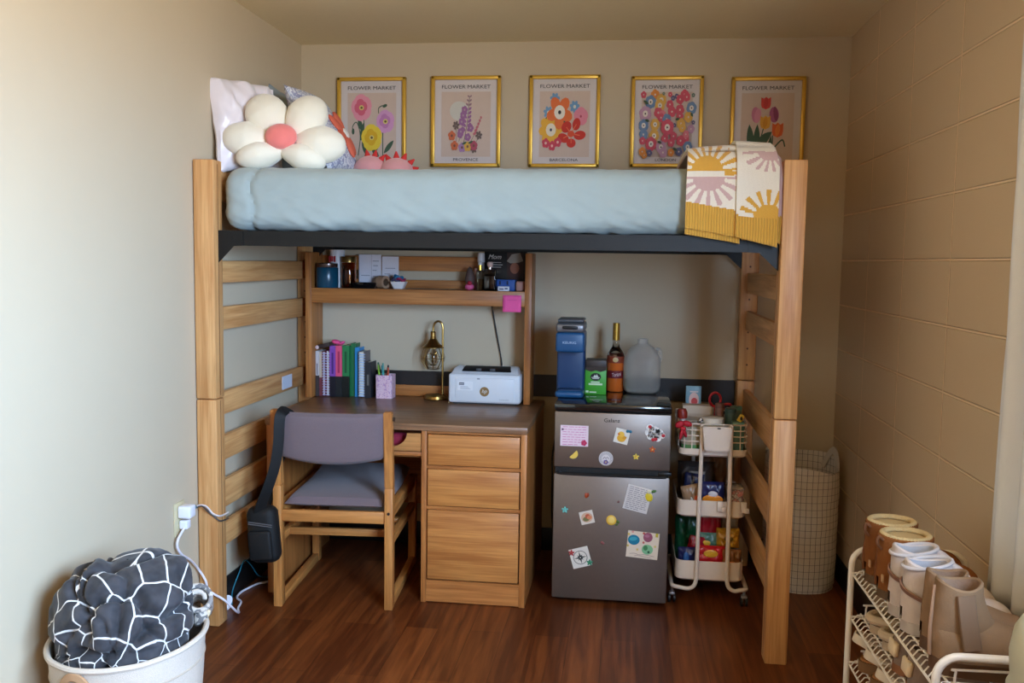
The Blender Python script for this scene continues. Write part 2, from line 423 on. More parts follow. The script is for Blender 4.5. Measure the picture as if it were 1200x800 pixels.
obj('warning_label', B().box(.0385, .0405, -.42, -.30, .812, .872), M((205, 212, 224), rough=.5), bed, label='small pale label on the left end rail')
for yy, s in ((-1.105, 1), (-.075, -1)):
    b = B().box(.0665, 2.0955, yy - .002, yy + .002, 1.452, 1.508)
    b.box(.0665, 2.0955, min(yy, yy + s * .04), max(yy, yy + s * .04), 1.502, 1.508)
    for x in (.12, .30, .585, 1.0, 1.45, 1.805, 2.0):
        b.cyl((x, yy - .004, 1.483), (x, yy + .003, 1.483), .004, n=10)
    obj('side_rail', b, BLACKM, bed)
    for xa, sg, L in ((.0665, 1, .06), (2.0955, -1, .066)):
        b = B().prism([(xa, yy - .0045, 1.508), (xa, yy - .0045, 1.388), (xa + sg * L, yy - .0045, 1.450), (xa + sg * L * 1.6, yy - .0045, 1.452), (xa + sg * L * 1.6, yy - .0045, 1.508)], (0, .0025, 0))
        b.cyl((xa + sg * .05, yy - .006, 1.483), (xa + sg * .05, yy, 1.483), .005, n=10)
        obj('corner_bracket', b, BLACKM, bed)
b = B().box(.07, 2.09, -1.06, -.10, 1.499, 1.506)
for x in (.5, 1.08, 1.66): b.box(x - .02, x + .02, -1.10, -.08, 1.47, 1.499)
obj('mattress_deck', b, BLACKM, bed)

# mattress in its fitted sheet
def mat_fn():
    x0, x1, ya, yb, z0, z1 = .074, 2.088, -1.092, -.11, 1.508, 1.748
    cx, cy, cz = (x0 + x1) / 2, (ya + yb) / 2, (z0 + z1) / 2; hx, hy, hz = (x1 - x0) / 2, (yb - ya) / 2, (z1 - z0) / 2
    def rr(v, h, r):                 # point of box, pulled in by rounding radius
        return max(-(h - r), min(h - r, v))
    t = bmesh.new(); bmesh.ops.create_cube(t, size=2)
    for v in t.verts: v.co = Vector((v.co.x * hx, v.co.y * hy, v.co.z * hz))
    bmesh.ops.subdivide_edges(t, edges=[e for e in t.edges if abs(e.verts[0].co.x - e.verts[1].co.x) > .1], cuts=150, use_grid_fill=True)
    bmesh.ops.subdivide_edges(t, edges=[e for e in t.edges if abs(e.verts[0].co.y - e.verts[1].co.y) > .1], cuts=50, use_grid_fill=True)
    bmesh.ops.subdivide_edges(t, edges=[e for e in t.edges if abs(e.verts[0].co.z - e.verts[1].co.z) > .1], cuts=26, use_grid_fill=True)
    r = .062
    for v in t.verts:
        q = Vector((rr(v.co.x, hx, r), rr(v.co.y, hy, r), rr(v.co.z, hz, r))); d = v.co - q
        n = d.normalized() if d.length > 1e-6 else Vector((0, 0, 1))
        p = q + n * r
        low = max(0, min(1, (-(p.z) / hz + .2)))
        w = noise.noise(Vector((p.x * 9, p.y * 6, p.z * 13))) * .005 + abs(noise.noise(Vector((p.x * 14 + p.z * 34, p.y * 14, p.z * 16)))) * .006 * (.4 + low)
        crease = math.exp(-((p.x + hx - .115 + .01 * math.sin(p.z * 40)) / .012) ** 2) * .012 * (p.y < -hy + .1)
        bulge = .010 * (1 - (p.z / hz) ** 2) * (p.y < -hy + .08)
        drape = .004 * noise.noise(Vector((p.x * 22 + p.z * 30, p.y * 8, p.z * 6 + 4))) * (.3 + low) + .0022 * noise.noise(Vector((p.x * 55 - p.z * 60, p.y * 30, p.z * 40)))
        v.co = Vector((cx, cy, cz)) + p + n * (w - crease + bulge + drape - .006)
    b = B(); b._m(t); return b
single('mattress', mat_fn(), M((158, 170, 168), rough=.85, var=.03, bump=.25, bscale=500, sheen=.2), 'thick mattress in a pale blue grey fitted sheet on the loft bed', 'mattress', smooth=60)
# ------------------------------------------------------------------ framed flower prints on the back wall
GOLD = M((222, 176, 70), rough=.34, metal=.45, var=.05)
PAPER = (214, 204, 202); BEIGE = (208, 186, 172); INK = (52, 50, 52)
def picture(x0, x1, z0, z1, city, label, art, tilt=0.0, bgcol=BEIGE, inset=True):
    t = thing('framed_print', label, 'picture', ((x0 + x1) / 2, -.012, z0), 0, 'flower prints in gold frames')
    cx = (x0 + x1) / 2; w = x1 - x0; h = z1 - z0; fw = .017
    b = B()
    for q in ((x0, x1, z1 - fw, z1), (x0, x1, z0, z0 + fw), (x0, x0 + fw, z0, z1), (x1 - fw, x1, z0, z1)):
        b.box(q[0], q[1], -.026, -.001, q[2], q[3], .004)
    obj('frame', b, GOLD, t)
    pr_ = obj('print', B().box(x0 + .01, x1 - .01, -.010, -.002, z0 + .01, z1 - .01), M(PAPER, rough=.45, var=.02), t)
    a = Art((x0, -.010, z0), (w, 0, 0), (0, 0, h))          # u, v from 0 to 1 over the frame
    if inset: a.rect(.145, .855, .115 if city else .06, .83, bgcol)
    art(a)
    obj('flower_artwork', a.b, a.mats, pr_, smooth=0, recalc=False)
    b = B(); text_b(b, 'FLOWER MARKET', (cx, -.0112, z0 + h * .884), (1, 0, 0), (0, 0, 1), width=w * .70, height=h * .040)
    obj('heading', b, M(INK), pr_, smooth=0, recalc=False)
    if city:
        b = B(); text_b(b, city, (cx, -.0112, z0 + h * .083), (1, 0, 0), (0, 0, 1), width=w * {'LONDON': .29, 'BARCELONA': .40, 'PROVENCE': .36}[city], height=h * .030)
        obj('city_name', b, M(INK), pr_, smooth=0, recalc=False)
    if tilt: t.rotation_euler = (0, tilt, 0)
    return t
GRN = (66, 92, 72); DGR = (52, 74, 62)
def art_poppies(a):
    a.line([(.38, .56), (.385, .44), (.36, .3)], .012, GRN); a.line([(.60, .60), (.60, .66), (.66, .69)], .012, GRN); a.ell(.69, .685, .035, .018, GRN, .3)
    a.line([(.66, .42), (.66, .3), (.66, .12)], .014, GRN); a.line([(.30, .13), (.33, .35), (.28, .5), (.22, .46), (.22, .4)], .012, GRN)
    a.ell(.225, .40, .02, .035, GRN)
    for u0, v0, u1, v1 in ((.36, .4, .30, .56), (.34, .3, .38, .5), (.68, .16, .82, .30), (.52, .15, .6, .28), (.42, .14, .36, .3), (.6, .12, .5, .2)):
        a.leaf(u0, v0, u1, v1, .06, GRN)
    for u, v, r, c1, c2 in ((.35, .665, .15, (232, 150, 168), (214, 100, 124)), (.70, .51, .13, (214, 156, 200), (196, 130, 182)), (.50, .33, .15, (236, 204, 64), (224, 176, 40))):
        a.flower(u, v, r, c1, None, 5, .5, .62); a.flower(u - .01, v + .005, r * .62, c2, None, 4, .2, .6)
        a.ell(u, v, .035, .028, (226, 206, 120)); a.ell(u, v, .018, .014, (110, 90, 60))
def art_provence(a):
    a.ell(.40, .62, .135, .105, (206, 202, 192), n=28)
    pur = (156, 104, 150); pk = (196, 110, 120); org = (206, 108, 72); gy = (112, 96, 92)
    a.line([(.47, .27), (.52, .5), (.55, .78)], .008, gy); a.line([(.40, .28), (.46, .5), (.48, .68)], .006, gy); a.line([(.36, .28), (.36, .45)], .006, gy)
    a.line([(.55, .25), (.66, .42), (.72, .55)], .006, gy); a.line([(.62, .24), (.68, .32)], .006, gy)
    rnd = random.Random(3)
    for k in range(9):
        v = .42 + k * .045; u = .505 + (v - .42) * .13
        s = .045 * (1 - k * .07)
        for sg in (-1, 1): a.ell(u + sg * s * .9, v, s * .8, s * .45, pur if k < 6 else (150, 116, 128), sg * .6, 9)
    for u, v in ((.44, .5), (.46, .57), (.48, .63), (.42, .36), (.53, .33), (.57, .43), (.43, .39)): a.flower(u, v, .045, pur, (180, 150, 160), 5)
    for k in range(6): a.ell(.63 + k * .018, .37 + k * .035, .028 - k * .003, .016, pk, .5, 8)
    for u, v in ((.36, .46), (.69, .35), (.62, .2)): a.flower(u, v, .05, gy, None, 6, .2, .3)
    for u, v, c in ((.34, .235, org), (.30, .345, org), (.45, .215, (168, 130, 176)), (.53, .225, (216, 170, 80)), (.62, .235, (176, 80, 100))): a.flower(u, v, .055, c, (120, 80, 70), 5, .3)
    for u, v in ((.48, .26), (.57, .27)): a.leaf(u - .03, v - .01, u + .04, v + .015, .025, GRN)
def art_barcelona(a):
    a.leaf(.46, .5, .55, .47, .06, GRN, .01); a.leaf(.22, .52, .30, .55, .04, GRN)
    for u, v in ((.36, .745), (.27, .60), (.64, .66)): a.flower(u, v, .07, (116, 158, 196), (222, 222, 210), 7, .2, .3)
    a.flower(.73, .555, .10, (226, 138, 156), (180, 70, 90), 5, .3, .62, .14)
    a.flower(.31, .41, .17, (232, 176, 64), (60, 62, 90), 8, .1, .34, .10, (238, 226, 206))
    a.flower(.43, .60, .185, (230, 116, 62), (50, 46, 52), 5, .9, .36, .12, (238, 230, 216))
    for (u, v, rx, ry, r) in ((.53, .44, .075, .06, .5), (.67, .47, .07, .055, 1.2), (.72, .35, .085, .05, .1), (.60, .265, .05, .065, 1.57), (.49, .32, .08, .05, -.3)):
        a.ell(u, v, rx, ry, (204, 56, 44), r); a.line([(.595, .365), (u, v)], .010, (232, 120, 80))
    a.ell(.595, .365, .05, .035, (220, 84, 52))
    for u, v in ((.24, .265), (.33, .235), (.41, .275)): a.flower(u, v, .055, (204, 72, 92), (236, 190, 180), 5, .2)
def art_london(a):
    cols = {'b': (112, 140, 178), 'p': (206, 84, 104), 'y': (222, 172, 84), 'l': (192, 150, 176), 'o': (220, 138, 62), 'g': (110, 130, 116), 'd': (96, 96, 132), 'k': (216, 120, 132)}
    L = '''p.17,.80,.04 o.33,.80,.06 y.42,.74,.07 b.27,.72,.075 g.45,.81,.02 p.54,.80,.03 d.58,.76,.03 d.63,.78,.03 p.74,.80,.055 p.68,.745,.055 p.77,.77,.05 g.86,.79,.025 b.84,.65,.07 y.40,.68,.07 p.54,.69,.05
    l.20,.59,.085 p.38,.60,.06 k.44,.58,.05 p.42,.545,.05 p.57,.61,.06 p.68,.63,.06 p.68,.565,.05 b.50,.53,.06 y.80,.55,.06 b.18,.46,.07 y.34,.47,.065 y.70,.48,.06 y.72,.43,.05 d.61,.46,.025 l.84,.42,.05 d.87,.49,.025
    b.18,.36,.06 y.33,.345,.07 p.17,.29,.045 p.29,.255,.08 p.48,.315,.05 p.60,.34,.05 p.57,.27,.05 p.70,.29,.06 p.77,.32,.05 k.77,.36,.045 b.80,.22,.065 l.43,.22,.07 d.68,.17,.05 o.17,.17,.05 o.57,.16,.045 l.46,.16,.06 p.81,.14,.045 d.27,.155,.04 o.20,.13,.04 p.51,.435,.09'''
    for w in L.split():
        u, v, r = [float(q) for q in w[1:].split(',')]; c = cols[w[0]]
        big = r > .06
        a.flower(u, v, r, c, (226, 206, 198) if not big else (60, 56, 64), 6 if big else 5, u * 9, .55, .2 if not big else .13, (232, 222, 212) if big else None)
    for u, v, u2, v2 in ((.24, .69, .17, .73), (.62, .52, .68, .53), (.2, .52, .26, .5), (.38, .28, .44, .26), (.60, .21, .66, .18), (.83, .59, .86, .55)): a.leaf(u, v, u2, v2, .03, GRN)
def art_tulips(a):
    a.line([(.46, .48), (.42, .35), (.37, .22)], .014, GRN); a.line([(.58, .38), (.58, .3), (.56, .2)], .014, GRN); a.line([(.56, .2), (.66, .3), (.72, .33), (.75, .26)], .018, GRN)
    a.leaf(.30, .18, .26, .50, .10, GRN); a.leaf(.36, .18, .37, .5, .09, GRN); a.leaf(.36, .21, .57, .42, .11, GRN, .02); a.leaf(.46, .18, .56, .38, .06, GRN, -.03)
    a.ell(.34, .60, .055, .085, (206, 130, 160), .1); a.ell(.37, .59, .045, .08, (220, 150, 176), -.2)
    a.ell(.59, .60, .065, .085, (170, 92, 134), .15); a.ell(.61, .61, .03, .08, (140, 66, 100), .2)
    def cup(u, v, w, h, c, d):
        a.poly([(u - w * .55, v - h * .15), (u - w * .45, v - h * .4), (u, v - h * .55), (u + w * .45, v - h * .4), (u + w * .55, v - h * .1), (u + w * .55, v + h * .5), (u + w * .25, v + h * .36), (u, v + h * .52), (u - w * .25, v + h * .36), (u - w * .55, v + h * .48)], c)
        a.leaf(u - w * .1, v - h * .45, u + w * .1, v + h * .45, w * .5, d)
    cup(.475, .725, .12, .125, (212, 74, 66), (196, 62, 60)); cup(.475, .52, .125, .14, (224, 166, 62), (212, 148, 52)); cup(.645, .44, .135, .15, (220, 100, 50), (226, 128, 60))
picture(.170, .508, 1.852, 2.276, '', 'gold framed poppy print, partly behind the pillows', art_poppies)
picture(.632, .966, 1.853, 2.278, 'PROVENCE', 'gold framed print of purple wildflowers before a pale moon', art_provence)
picture(1.102, 1.434, 1.852, 2.277, 'BARCELONA', 'gold framed print with big orange, yellow and red blooms', art_barcelona)
picture(1.577, 1.905, 1.853, 2.268, 'LONDON', 'gold framed print filled with many small mixed blossoms', art_london)
picture(2.030, 2.359, 1.838, 2.260, '', 'gold framed tulip print behind the folded knit throw', art_tulips)

# ------------------------------------------------------------------ pillows and cushions
def pillow_b(c, N, w, h, t, up=(0, 0, 1), wr=.008, roll=0, seed=0, sq=3.0, n=34, ear=.06):
    R = frame_from(N, up) @ R3(roll, 'Z'); c = Vector(c); b = B()
    for side in (1, -1):
        def fn(i, j):
            u, v = i * 2 - 1, j * 2 - 1
            e = (1 - abs(u) ** sq) * (1 - abs(v) ** sq); e = max(0, e) ** .5
            pin = 1 - ear * (1 - abs(u) ** 4 * abs(v) ** 4) * (1 - (1 - abs(u) ** 6) * (1 - abs(v) ** 6))
            x, y = u * w / 2 * pin, v * h / 2 * pin
            z = side * t / 2 * e
            q = Vector((x * 9 + seed, y * 9, side * 3)); z += wr * noise.noise(q) * e + wr * .5 * noise.noise(q * 3) * e * (.5 + abs(u * v))
            return c + R @ Vector((x, y, z))
        b.grid(fn, n, n)
    return b
MT = 1.750
# shiny satin pillow against the left wall
def satin():
    c = Vector((.080, -.875, 1.925)); R = frame_from((.84, -.54, .16)); b = B()
    for side in (1, -1):
        def fn(i, j):
            u, v = i * 2 - 1, j * 2 - 1
            e = max(0, (1 - abs(u) ** 3) * (1 - abs(v) ** 3)) ** .5
            fold = .012 * math.sin(u * 9 + 2 * v + 2 * noise.noise(Vector((u * 2, v * 2, 1)))) * (.35 + .65 * (v * .5 + .5)) + .010 * noise.noise(Vector((u * 5, v * 3, 2)))
            z = side * .05 * e + fold * (1 if e > 0 else .6)
            s = 1 - .06 * (1 - abs(u * v) ** 2)
            return c + R @ Vector((u * .150 * s, v * .185 * s - .02 * u * u, z))
        b.grid(fn, 44, 44)
    return b
single('satin_pillow', satin(), M((226, 218, 222), rough=.24, var=.02, sheen=.4), 'shiny white satin pillow leaning on the wall, behind the flower cushion', 'pillow', doub=.0005)
single('pillow', pillow_b((.125, -.50, 1.915), (.80, -.6, .2), .36, .36, .09, seed=3, roll=rad(-26), ear=.02), M((146, 158, 160), rough=.9, bump=.2, bscale=400, var=.04), 'plain grey blue pillow whose corner peeks up between the petals', 'pillow', doub=.0005)
# floral pillow with orange blossom
pl = thing('floral_pillow', 'lilac print pillow with a big orange blossom, right of the flower cushion', 'pillow', (.30, -.64, MT))
pc, pN = Vector((.311, -.640, 1.925)), Vector((.86, -.08, .5))
obj('cover', pillow_b(pc, pN, .32, .40, .12, seed=9, roll=-.03, wr=.003), mottled([(206, 208, 216), (150, 152, 178), (222, 222, 226), (170, 176, 196), (214, 214, 220)], 34, .85), pl, doub=.0005)
R = frame_from(pN)
b = B()
def on_pillow(x, y, up=0.0):
    u, v = x / .16, y / .20
    return pc + R @ Vector((x, y, .06 * max(0, (1 - abs(u) ** 3) * (1 - abs(v) ** 3)) ** .5 + up))
fx, fy = .060, -.030
for k in range(6):
    a = k * math.pi / 3 + .35; L = .070
    p0 = on_pillow(fx + L * .35 * math.cos(a), fy + L * .35 * math.sin(a)); p1 = on_pillow(fx + L * 1.4 * math.cos(a), fy + L * 1.4 * math.sin(a))
    X = (p1 - p0).normalized(); Z = (R @ Vector((0, 0, 1))); Y = Z.cross(X).normalized(); Z = X.cross(Y)
    b.ell((p0 + p1) / 2 + Z * .006, (.052, .027, .011), Matrix((X, Y, Z)).transposed(), n=16)
obj('orange_petals', b, M((216, 104, 78), rough=.9, bump=.2), pl)
obj('blossom_center', B().ell(on_pillow(fx, fy, .008), (.026, .026, .012), R, n=16), M((232, 226, 214), rough=.9), pl)
# big cream flower cushion
fl = thing('flower_cushion', 'cream flower shaped cushion with a coral pink centre', 'cushion', (.27, -.93, MT))
CREAM = M((236, 230, 212), rough=.95, var=.02, bump=.35, bscale=350, sheen=.5)
fc = Vector((.263, -.955, 1.852)); FR = frame_from((.10, -.93, .36))
for (px, pz, dy, rx, rz, a) in ((-.072, .105, .035, .098, .082, 2.15), (.075, .098, .035, .100, .080, 1.0), (-.136, .008, .0, .104, .068, 3.1), (.138, -.010, .0, .102, .074, -.12), (-.082, -.060, -.03, .094, .050, 3.35), (.078, -.066, -.03, .092, .050, -.25)):
    def shape(p):
        q = p.copy()
        if q.x < 0: q.y *= 1 + .35 * q.x; q.z *= 1 + .25 * q.x
        return q * (1 + .03 * noise.noise(p * 2.5))
    L = FR @ Vector((px, pz, 0)); c = fc + Vector((L.x, L.y + dy * 0, L.z)); 
    b = B(); b.ell(c, (rx, rz, .062), FR @ R3(a, 'Z'), n=28, f=shape)
    obj('petal', b, CREAM, fl)
b = B(); b.ell(fc + FR @ Vector((0, 0, .040)), (.060, .050, .040), FR, n=24)
obj('flower_center', b, M((236, 128, 122), rough=.95, bump=.35, bscale=350, sheen=.4), fl)
# pink plush with red spikes
pk = thing('plush_cushion', 'pink plush cushion with small red spikes, lying below the poppy print', 'cushion', (.57, -.55, MT))
b = B(); b.ell((.49, -.55, 1.775), (.075, .09, .07), n=24); b.ell((.605, -.55, 1.768), (.078, .09, .068), n=24)
obj('body', b, M((226, 158, 156), rough=.95, bump=.3, sheen=.4), pk)
for cx, cz, r, angs in ((.49, 1.775, .072, (100, 75, 50, 25, 4)), (.605, 1.768, .072, (120, 92, 66, 40, 16))):
    for d in angs:
        a = rad(d); p = Vector((cx + r * 1.0 * math.cos(a), -.56, cz + r * .95 * math.sin(a))); q = p + Vector((math.cos(a), 0, math.sin(a))) * .026
        b = B(); b.cyl(p - (q - p) * .3, q, .017, .003, n=10); obj('spike', b, M((208, 52, 48), rough=.9), pk)

# ------------------------------------------------------------------ folded sun throw over the right end
def throw():
    x0, x1 = 1.772, 2.094
    zb = lambda u: 1.520 - .050 * u + .006 * math.sin(u * 5)
    KM = (214, 160, 62); KP = (202, 166, 160); KC = (232, 222, 204)
    def knit(c, rib=0):
        m, nt, bs = newmat('knit'); bs.inputs['Roughness'].default_value = .95; bs.inputs['Sheen Weight'].default_value = .3
        tc = nt.nodes.new('ShaderNodeTexCoord'); w = nt.nodes.new('ShaderNodeTexWave'); w.inputs['Scale'].default_value = 34 if rib else 90; w.inputs['Distortion'].default_value = .3
        w2 = nt.nodes.new('ShaderNodeTexNoise'); w2.inputs['Scale'].default_value = 260
        nt.links.new(tc.outputs['Object'], w.inputs['Vector']); nt.links.new(tc.outputs['Object'], w2.inputs['Vector'])
        mx = nt.nodes.new('ShaderNodeMix'); mx.data_type = 'RGBA'; l = lin(c)
        mx.inputs[6].default_value = (*[v * (.72 if rib else .88) for v in l], 1); mx.inputs[7].default_value = (*l, 1)
        nt.links.new(w.outputs['Fac'], mx.inputs[0]); nt.links.new(mx.outputs[2], bs.inputs['Base Color'])
        bp = nt.nodes.new('ShaderNodeBump'); bp.inputs['Strength'].default_value = .6; bp.inputs['Distance'].default_value = .003
        nt.links.new(w.outputs['Fac'] if rib else w2.outputs['Fac'], bp.inputs['Height']); nt.links.new(bp.outputs['Normal'], bs.inputs['Normal'])
        return m
    mats = [knit(KC), knit(KM), knit(KP), knit(KM, 1)]
    t = thing('sun_throw', 'folded cream knit throw with mustard and pink suns over the mattress end', 'blanket', ((x0 + x1) / 2, -.95, MT))
    prof = lambda zt, off: [(-.30, MT + .012), (-.34, MT + .04 + off * .3), (-.55, MT + .05 + off), (-.90, MT + .046 + off), (-1.04, MT + .040 + off), (-1.095 - off, MT + .020 + off * .6), (-1.120 - off, MT - .03), (-1.124 - off, MT - .09), (-1.128 - off, MT - .15), (-1.130 - off, zt)]
    def sun(X, Y, cx, cy, r, ry, up, rays, r2, flat=1.0):
        dx, dy = X - cx, (cy - Y) * up
        if dy < -2: return False
        d = math.hypot(dx, dy * r / ry)
        if d < r: return True
        if d > r2: return False
        a = math.degrees(math.atan2(dy, dx)); st = 180 / (rays - 1)
        k = round(a / st) * st
        return abs(a - k) < st * .22 * (1.25 - .3 * d / r2)
    def layer(ua, ub, off, zfun, name, patt, dz=0):
        NU = int(150 * (ub - ua)) + 4; NV = 150
        cache = {}
        def fn(i, j):
            u = ua + (ub - ua) * i
            if u not in cache: cache[u] = cat([(0, p[0], p[1]) for p in prof(zfun(u), off)], 8)
            P = cache[u]; f = j * (len(P) - 1); k = min(int(f), len(P) - 2); q = P[k].lerp(P[k + 1], f - k)
            wv = .004 * noise.noise(Vector((u * 6 + off * 100, q.z * 9, q.y * 5)))
            edge = .012 * max(0, (u - .93) / .07) ** 2 - .0
            return Vector((x0 + (x1 - x0) * u - (.015 * max(0, (q.z - MT)) / .05 if u > .9 else 0) + .02 * (.25 - u) * max(0, min(1, (q.z - MT + .06) / .1)) * (u < .25), q.y + wv, q.z + wv * .5 + (.012 * math.sin(u * 3.0) if q.y > -1.09 and q.y < -.4 else 0) - edge))
        def mf(i, j, f):
            c = f.calc_center_median()
            if not patt: return 0
            X = (806 + (c.x - 1.772) / .322 * 112 - 780) * 4.706
            zt = c.z
            Y = (174 + (1.800 - zt) / .322 * 113 - 160) * 4.706
            if c.y > -1.03: Y = min(Y, 66 - (c.y + 1.03) * 900)
            return patt(X, Y, c, (ua + (ub - ua) * i))
        b = B(); b.grid(fn, NU, NV, mf=mf)
        obj(name, b, mats, t, solid=.012, smooth=70)
    def pl_(X, Y, c, u):
        if c.z < zl(u) + .090: return 3
        if sun(X, Y, 235, 188, 86, 78, 1, 10, 178): return 1
        if 192 < Y < 214 and X > 130: return 1 if X > 330 else 0
        if sun(X, Y, 245, 222, 88, 78, -1, 9, 190): return 2
        return 0
    def pr_(X, Y, c, u):
        if c.z < zr(u) + .075 or Y > 448: return 3
        if sun(X, Y, 575, 92, 66, 46, -1, 8, 150): return 2
        if sun(X, Y, 572, 455, 82, 80, 1, 9, 165): return 1
        return 0
    zl = lambda u: 1.532 - .055 * u; zr = lambda u: 1.505 - .040 * (u - .5) * 2
    layer(0, .58, 0, lambda u: 1.512 - .055 * u, 'inner_fold', lambda X, Y, c, u: 3 if c.z < 1.56 else 2)
    layer(0, .56, .012, zl, 'left_fold', pl_)
    layer(.60, 1.0, -.002, lambda u: 1.500 - .01 * u, 'under_fold', lambda X, Y, c, u: 3 if c.z < 1.575 else 2)
    layer(.52, .955, .026, zr, 'right_fold', pr_)
throw()
# ------------------------------------------------------------------ desk
DT = .746
desk = thing('desk', 'oak pedestal desk with three drawers under the loft bed', 'desk', (.65, -.40, 0))
b = B().box(.102, 1.200, -.775, -.028, DT - .028, DT, .004)
obj('desk_top', b, wood((156, 116, 84), (116, 82, 56), 0, .33), desk)
obj('side_panel', B().box(.106, .130, -.768, -.035, 0, DT - .0285, .002), DZ, desk)
obj('back_panel', B().box(.131, .764, -.060, -.042, .22, DT - .0285), DX, desk)
obj('pedestal_side', B().box(.765, .786, -.768, -.035, 0, DT - .0285, .002), DZ, desk)
obj('pedestal_side', B().box(1.173, 1.197, -.768, -.035, 0, DT - .0285, .002), DZ, desk)
DARKW = M((40, 26, 18), rough=.7)
obj('pedestal_case', B().box(.787, 1.172, -.742, -.04, .085, DT - .032), DARKW, desk)
for z0, z1 in ((.577, .703), (.408, .560), (.100, .390)):
    obj('drawer', B().box(.791, 1.168, -.766, -.744, z0, z1, .003), wood((206, 140, 74), (168, 102, 50), 0, .4), desk)
for z in (.5685, .3990): obj('drawer_rail', B().box(.7865, 1.1725, -.762, -.745, z - .0065, z + .0065), DX, desk)
obj('top_rail', B().box(.7865, 1.1725, -.762, -.745, .707, .717), DX, desk)
obj('kick_board', B().box(.7865, 1.1725, -.764, -.748, .004, .094), DX, desk)
# shallow drawer with a half round pull in its top edge
pts = [(.132, .632), (.762, .632), (.762, .704)]
pts += [(.632 + .072 * math.cos(a), .704 - .058 * math.sin(a)) for a in [math.pi * k / 16 for k in range(17)]] + [(.132, .704)]
b = B(); b.prism([(x, -.768, z) for x, z in pts], (0, .018, 0))
dr = obj('pencil_drawer', b, wood((200, 142, 82), (160, 104, 56), 0, .4), desk, smooth=20)
b = B().box(.132, .764, -.73, -.735, .60, .612).box(.132, .764, -.766, -.740, .612, .628, .002)
obj('drawer_runner', b, DX, desk)
single('pouch', B().box(.57, .69, -.71, -.66, .634, .690, .02, 3), M((150, 34, 58), rough=.8), 'dark red pouch glimpsed inside the shallow desk drawer', 'pouch')
# ------------------------------------------------------------------ hutch
hut = thing('desk_hutch', 'open oak hutch with one shelf standing on the desk', 'shelf', (.61, -.11, DT))
Z0 = DT + .0005
obj('side_panel', B().box(.0685, .098, -.197, -.030, Z0, 1.438, .003), DZ, hut)
obj('side_panel', B().box(1.115, 1.146, -.197, -.030, Z0, 1.446, .003), DZ, hut)
SHZ = 1.270
obj('shelf_board', B().box(.0985, 1.1145, -.176, -.045, SHZ - .02, SHZ), DX, hut)
obj('shelf_front', B().box(.0985, 1.1145, -.196, -.177, 1.200, SHZ, .002), DX, hut)
for z0, z1 in ((1.355, 1.425), (1.272, 1.312), (Z0, .800)):
    obj('back_rail', B().box(.0985, 1.1145, -.043, -.031, z0, z1, .002), DX, hut)

# ------------------------------------------------------------------ chair
ch = thing('desk_chair', 'oak framed chair with purple grey upholstery pushed to the desk', 'chair', (.411, -.585, 0), rad(4))
CW = ((206, 140, 74), (166, 104, 50)); CZ, CX, CY = wood(*CW, 2), wood(*CW, 0), wood(*CW, 1)
CLOTH = M((116, 99, 102), rough=.95, var=.22, scale=420, bump=.5, bscale=700, sheen=.2)
yn, yf = -.298, .300
for s in (-1, 1):
    xs = s * .226
    sf = obj('side_frame', B().box(xs - .014, xs + .014, yn + .03, yf - .02, .0, .036, .003).box(xs - .014, xs + .014, yn + .03, yf - .03, .262, .292, .003).box(xs - .014, xs + .014, yn + .03, yf - .02, .372, .420, .003), CY, ch, local=True)
    b = B().box(xs - .017, xs + .017, yn - .017, yn + .030, 0, .50, .004)
    b.prism([(xs - .017, yn - .017, .5), (xs - .017, yn + .030, .5), (xs - .017, yn - .010, .812), (xs - .017, yn - .046, .812)], (.034, 0, 0), bev=.004)
    obj('back_post', b, CZ, ch, local=True)
    obj('front_leg', B().box(xs - .017, xs + .017, yf - .045, yf, 0, .42, .004), CZ, ch, local=True)
    obj('bolt', B().cyl((xs, yn - .019, .398), (xs, yn - .012, .398), .006, n=12), M((40, 30, 28), rough=.4), ch, local=True)
    obj('bolt', B().cyl((xs - s * .018, yn - .015, .78), (xs + s * .024, yn - .015, .78), .008, n=12), M((40, 30, 28), rough=.4), ch, local=True)
obj('seat_rail', B().box(-.209, .209, yn - .006, yn + .014, .352, .400, .003), CX, ch, local=True)
obj('seat_rail', B().box(-.209, .209, yf - .03, yf - .01, .366, .414, .003), CX, ch, local=True)
obj('stretcher', B().box(-.212, .212, -.185, -.163, .262, .292, .003), CX, ch, local=True)
obj('stretcher', B().box(-.212, .212, -.010, .030, .268, .290, .003), CX, ch, local=True)
def seat_fn():
    b = B()
    for side in (1, -1):
        def fn(i, j):
            u, v = i * 2 - 1, j * 2 - 1
            e = max(0, (1 - abs(u) ** 8) * (1 - abs(v) ** 8)) ** .4
            y = .012 + v * .292
            z = .414 + (.036 if side > 0 else -.014) * e + (.010 * (1 - u * u) * (1 - v * v) if side > 0 else 0) + (.03 * max(0, v) ** 2) + .004 * max(0, -v) ** 3
            return Vector((u * .208, y, z))
        b.grid(fn, 24, 28)
    return b
obj('seat', seat_fn(), CLOTH, ch, local=True, doub=.0005)
def back_fn():
    b = B()
    for side in (1, -1):
        def fn(i, j):
            u, v = i * 2 - 1, j
            z0 = .620 - .024 * (1 - u * u); z = z0 + (.806 - z0) * v
            lean = -.046 * (z - .5) / .312
            e = max(0, (1 - abs(u) ** 10) * (1 - abs(2 * v - 1) ** 8)) ** .4
            bow = .045 * (1 - u * u)
            y = yn + .006 + lean - bow * .55 + (-.024 if side > 0 else .022) * e
            return Vector((u * .2085, y, z))
        b.grid(fn, 30, 16)
    return b
obj('backrest', back_fn(), CLOTH, ch, local=True, doub=.0005)

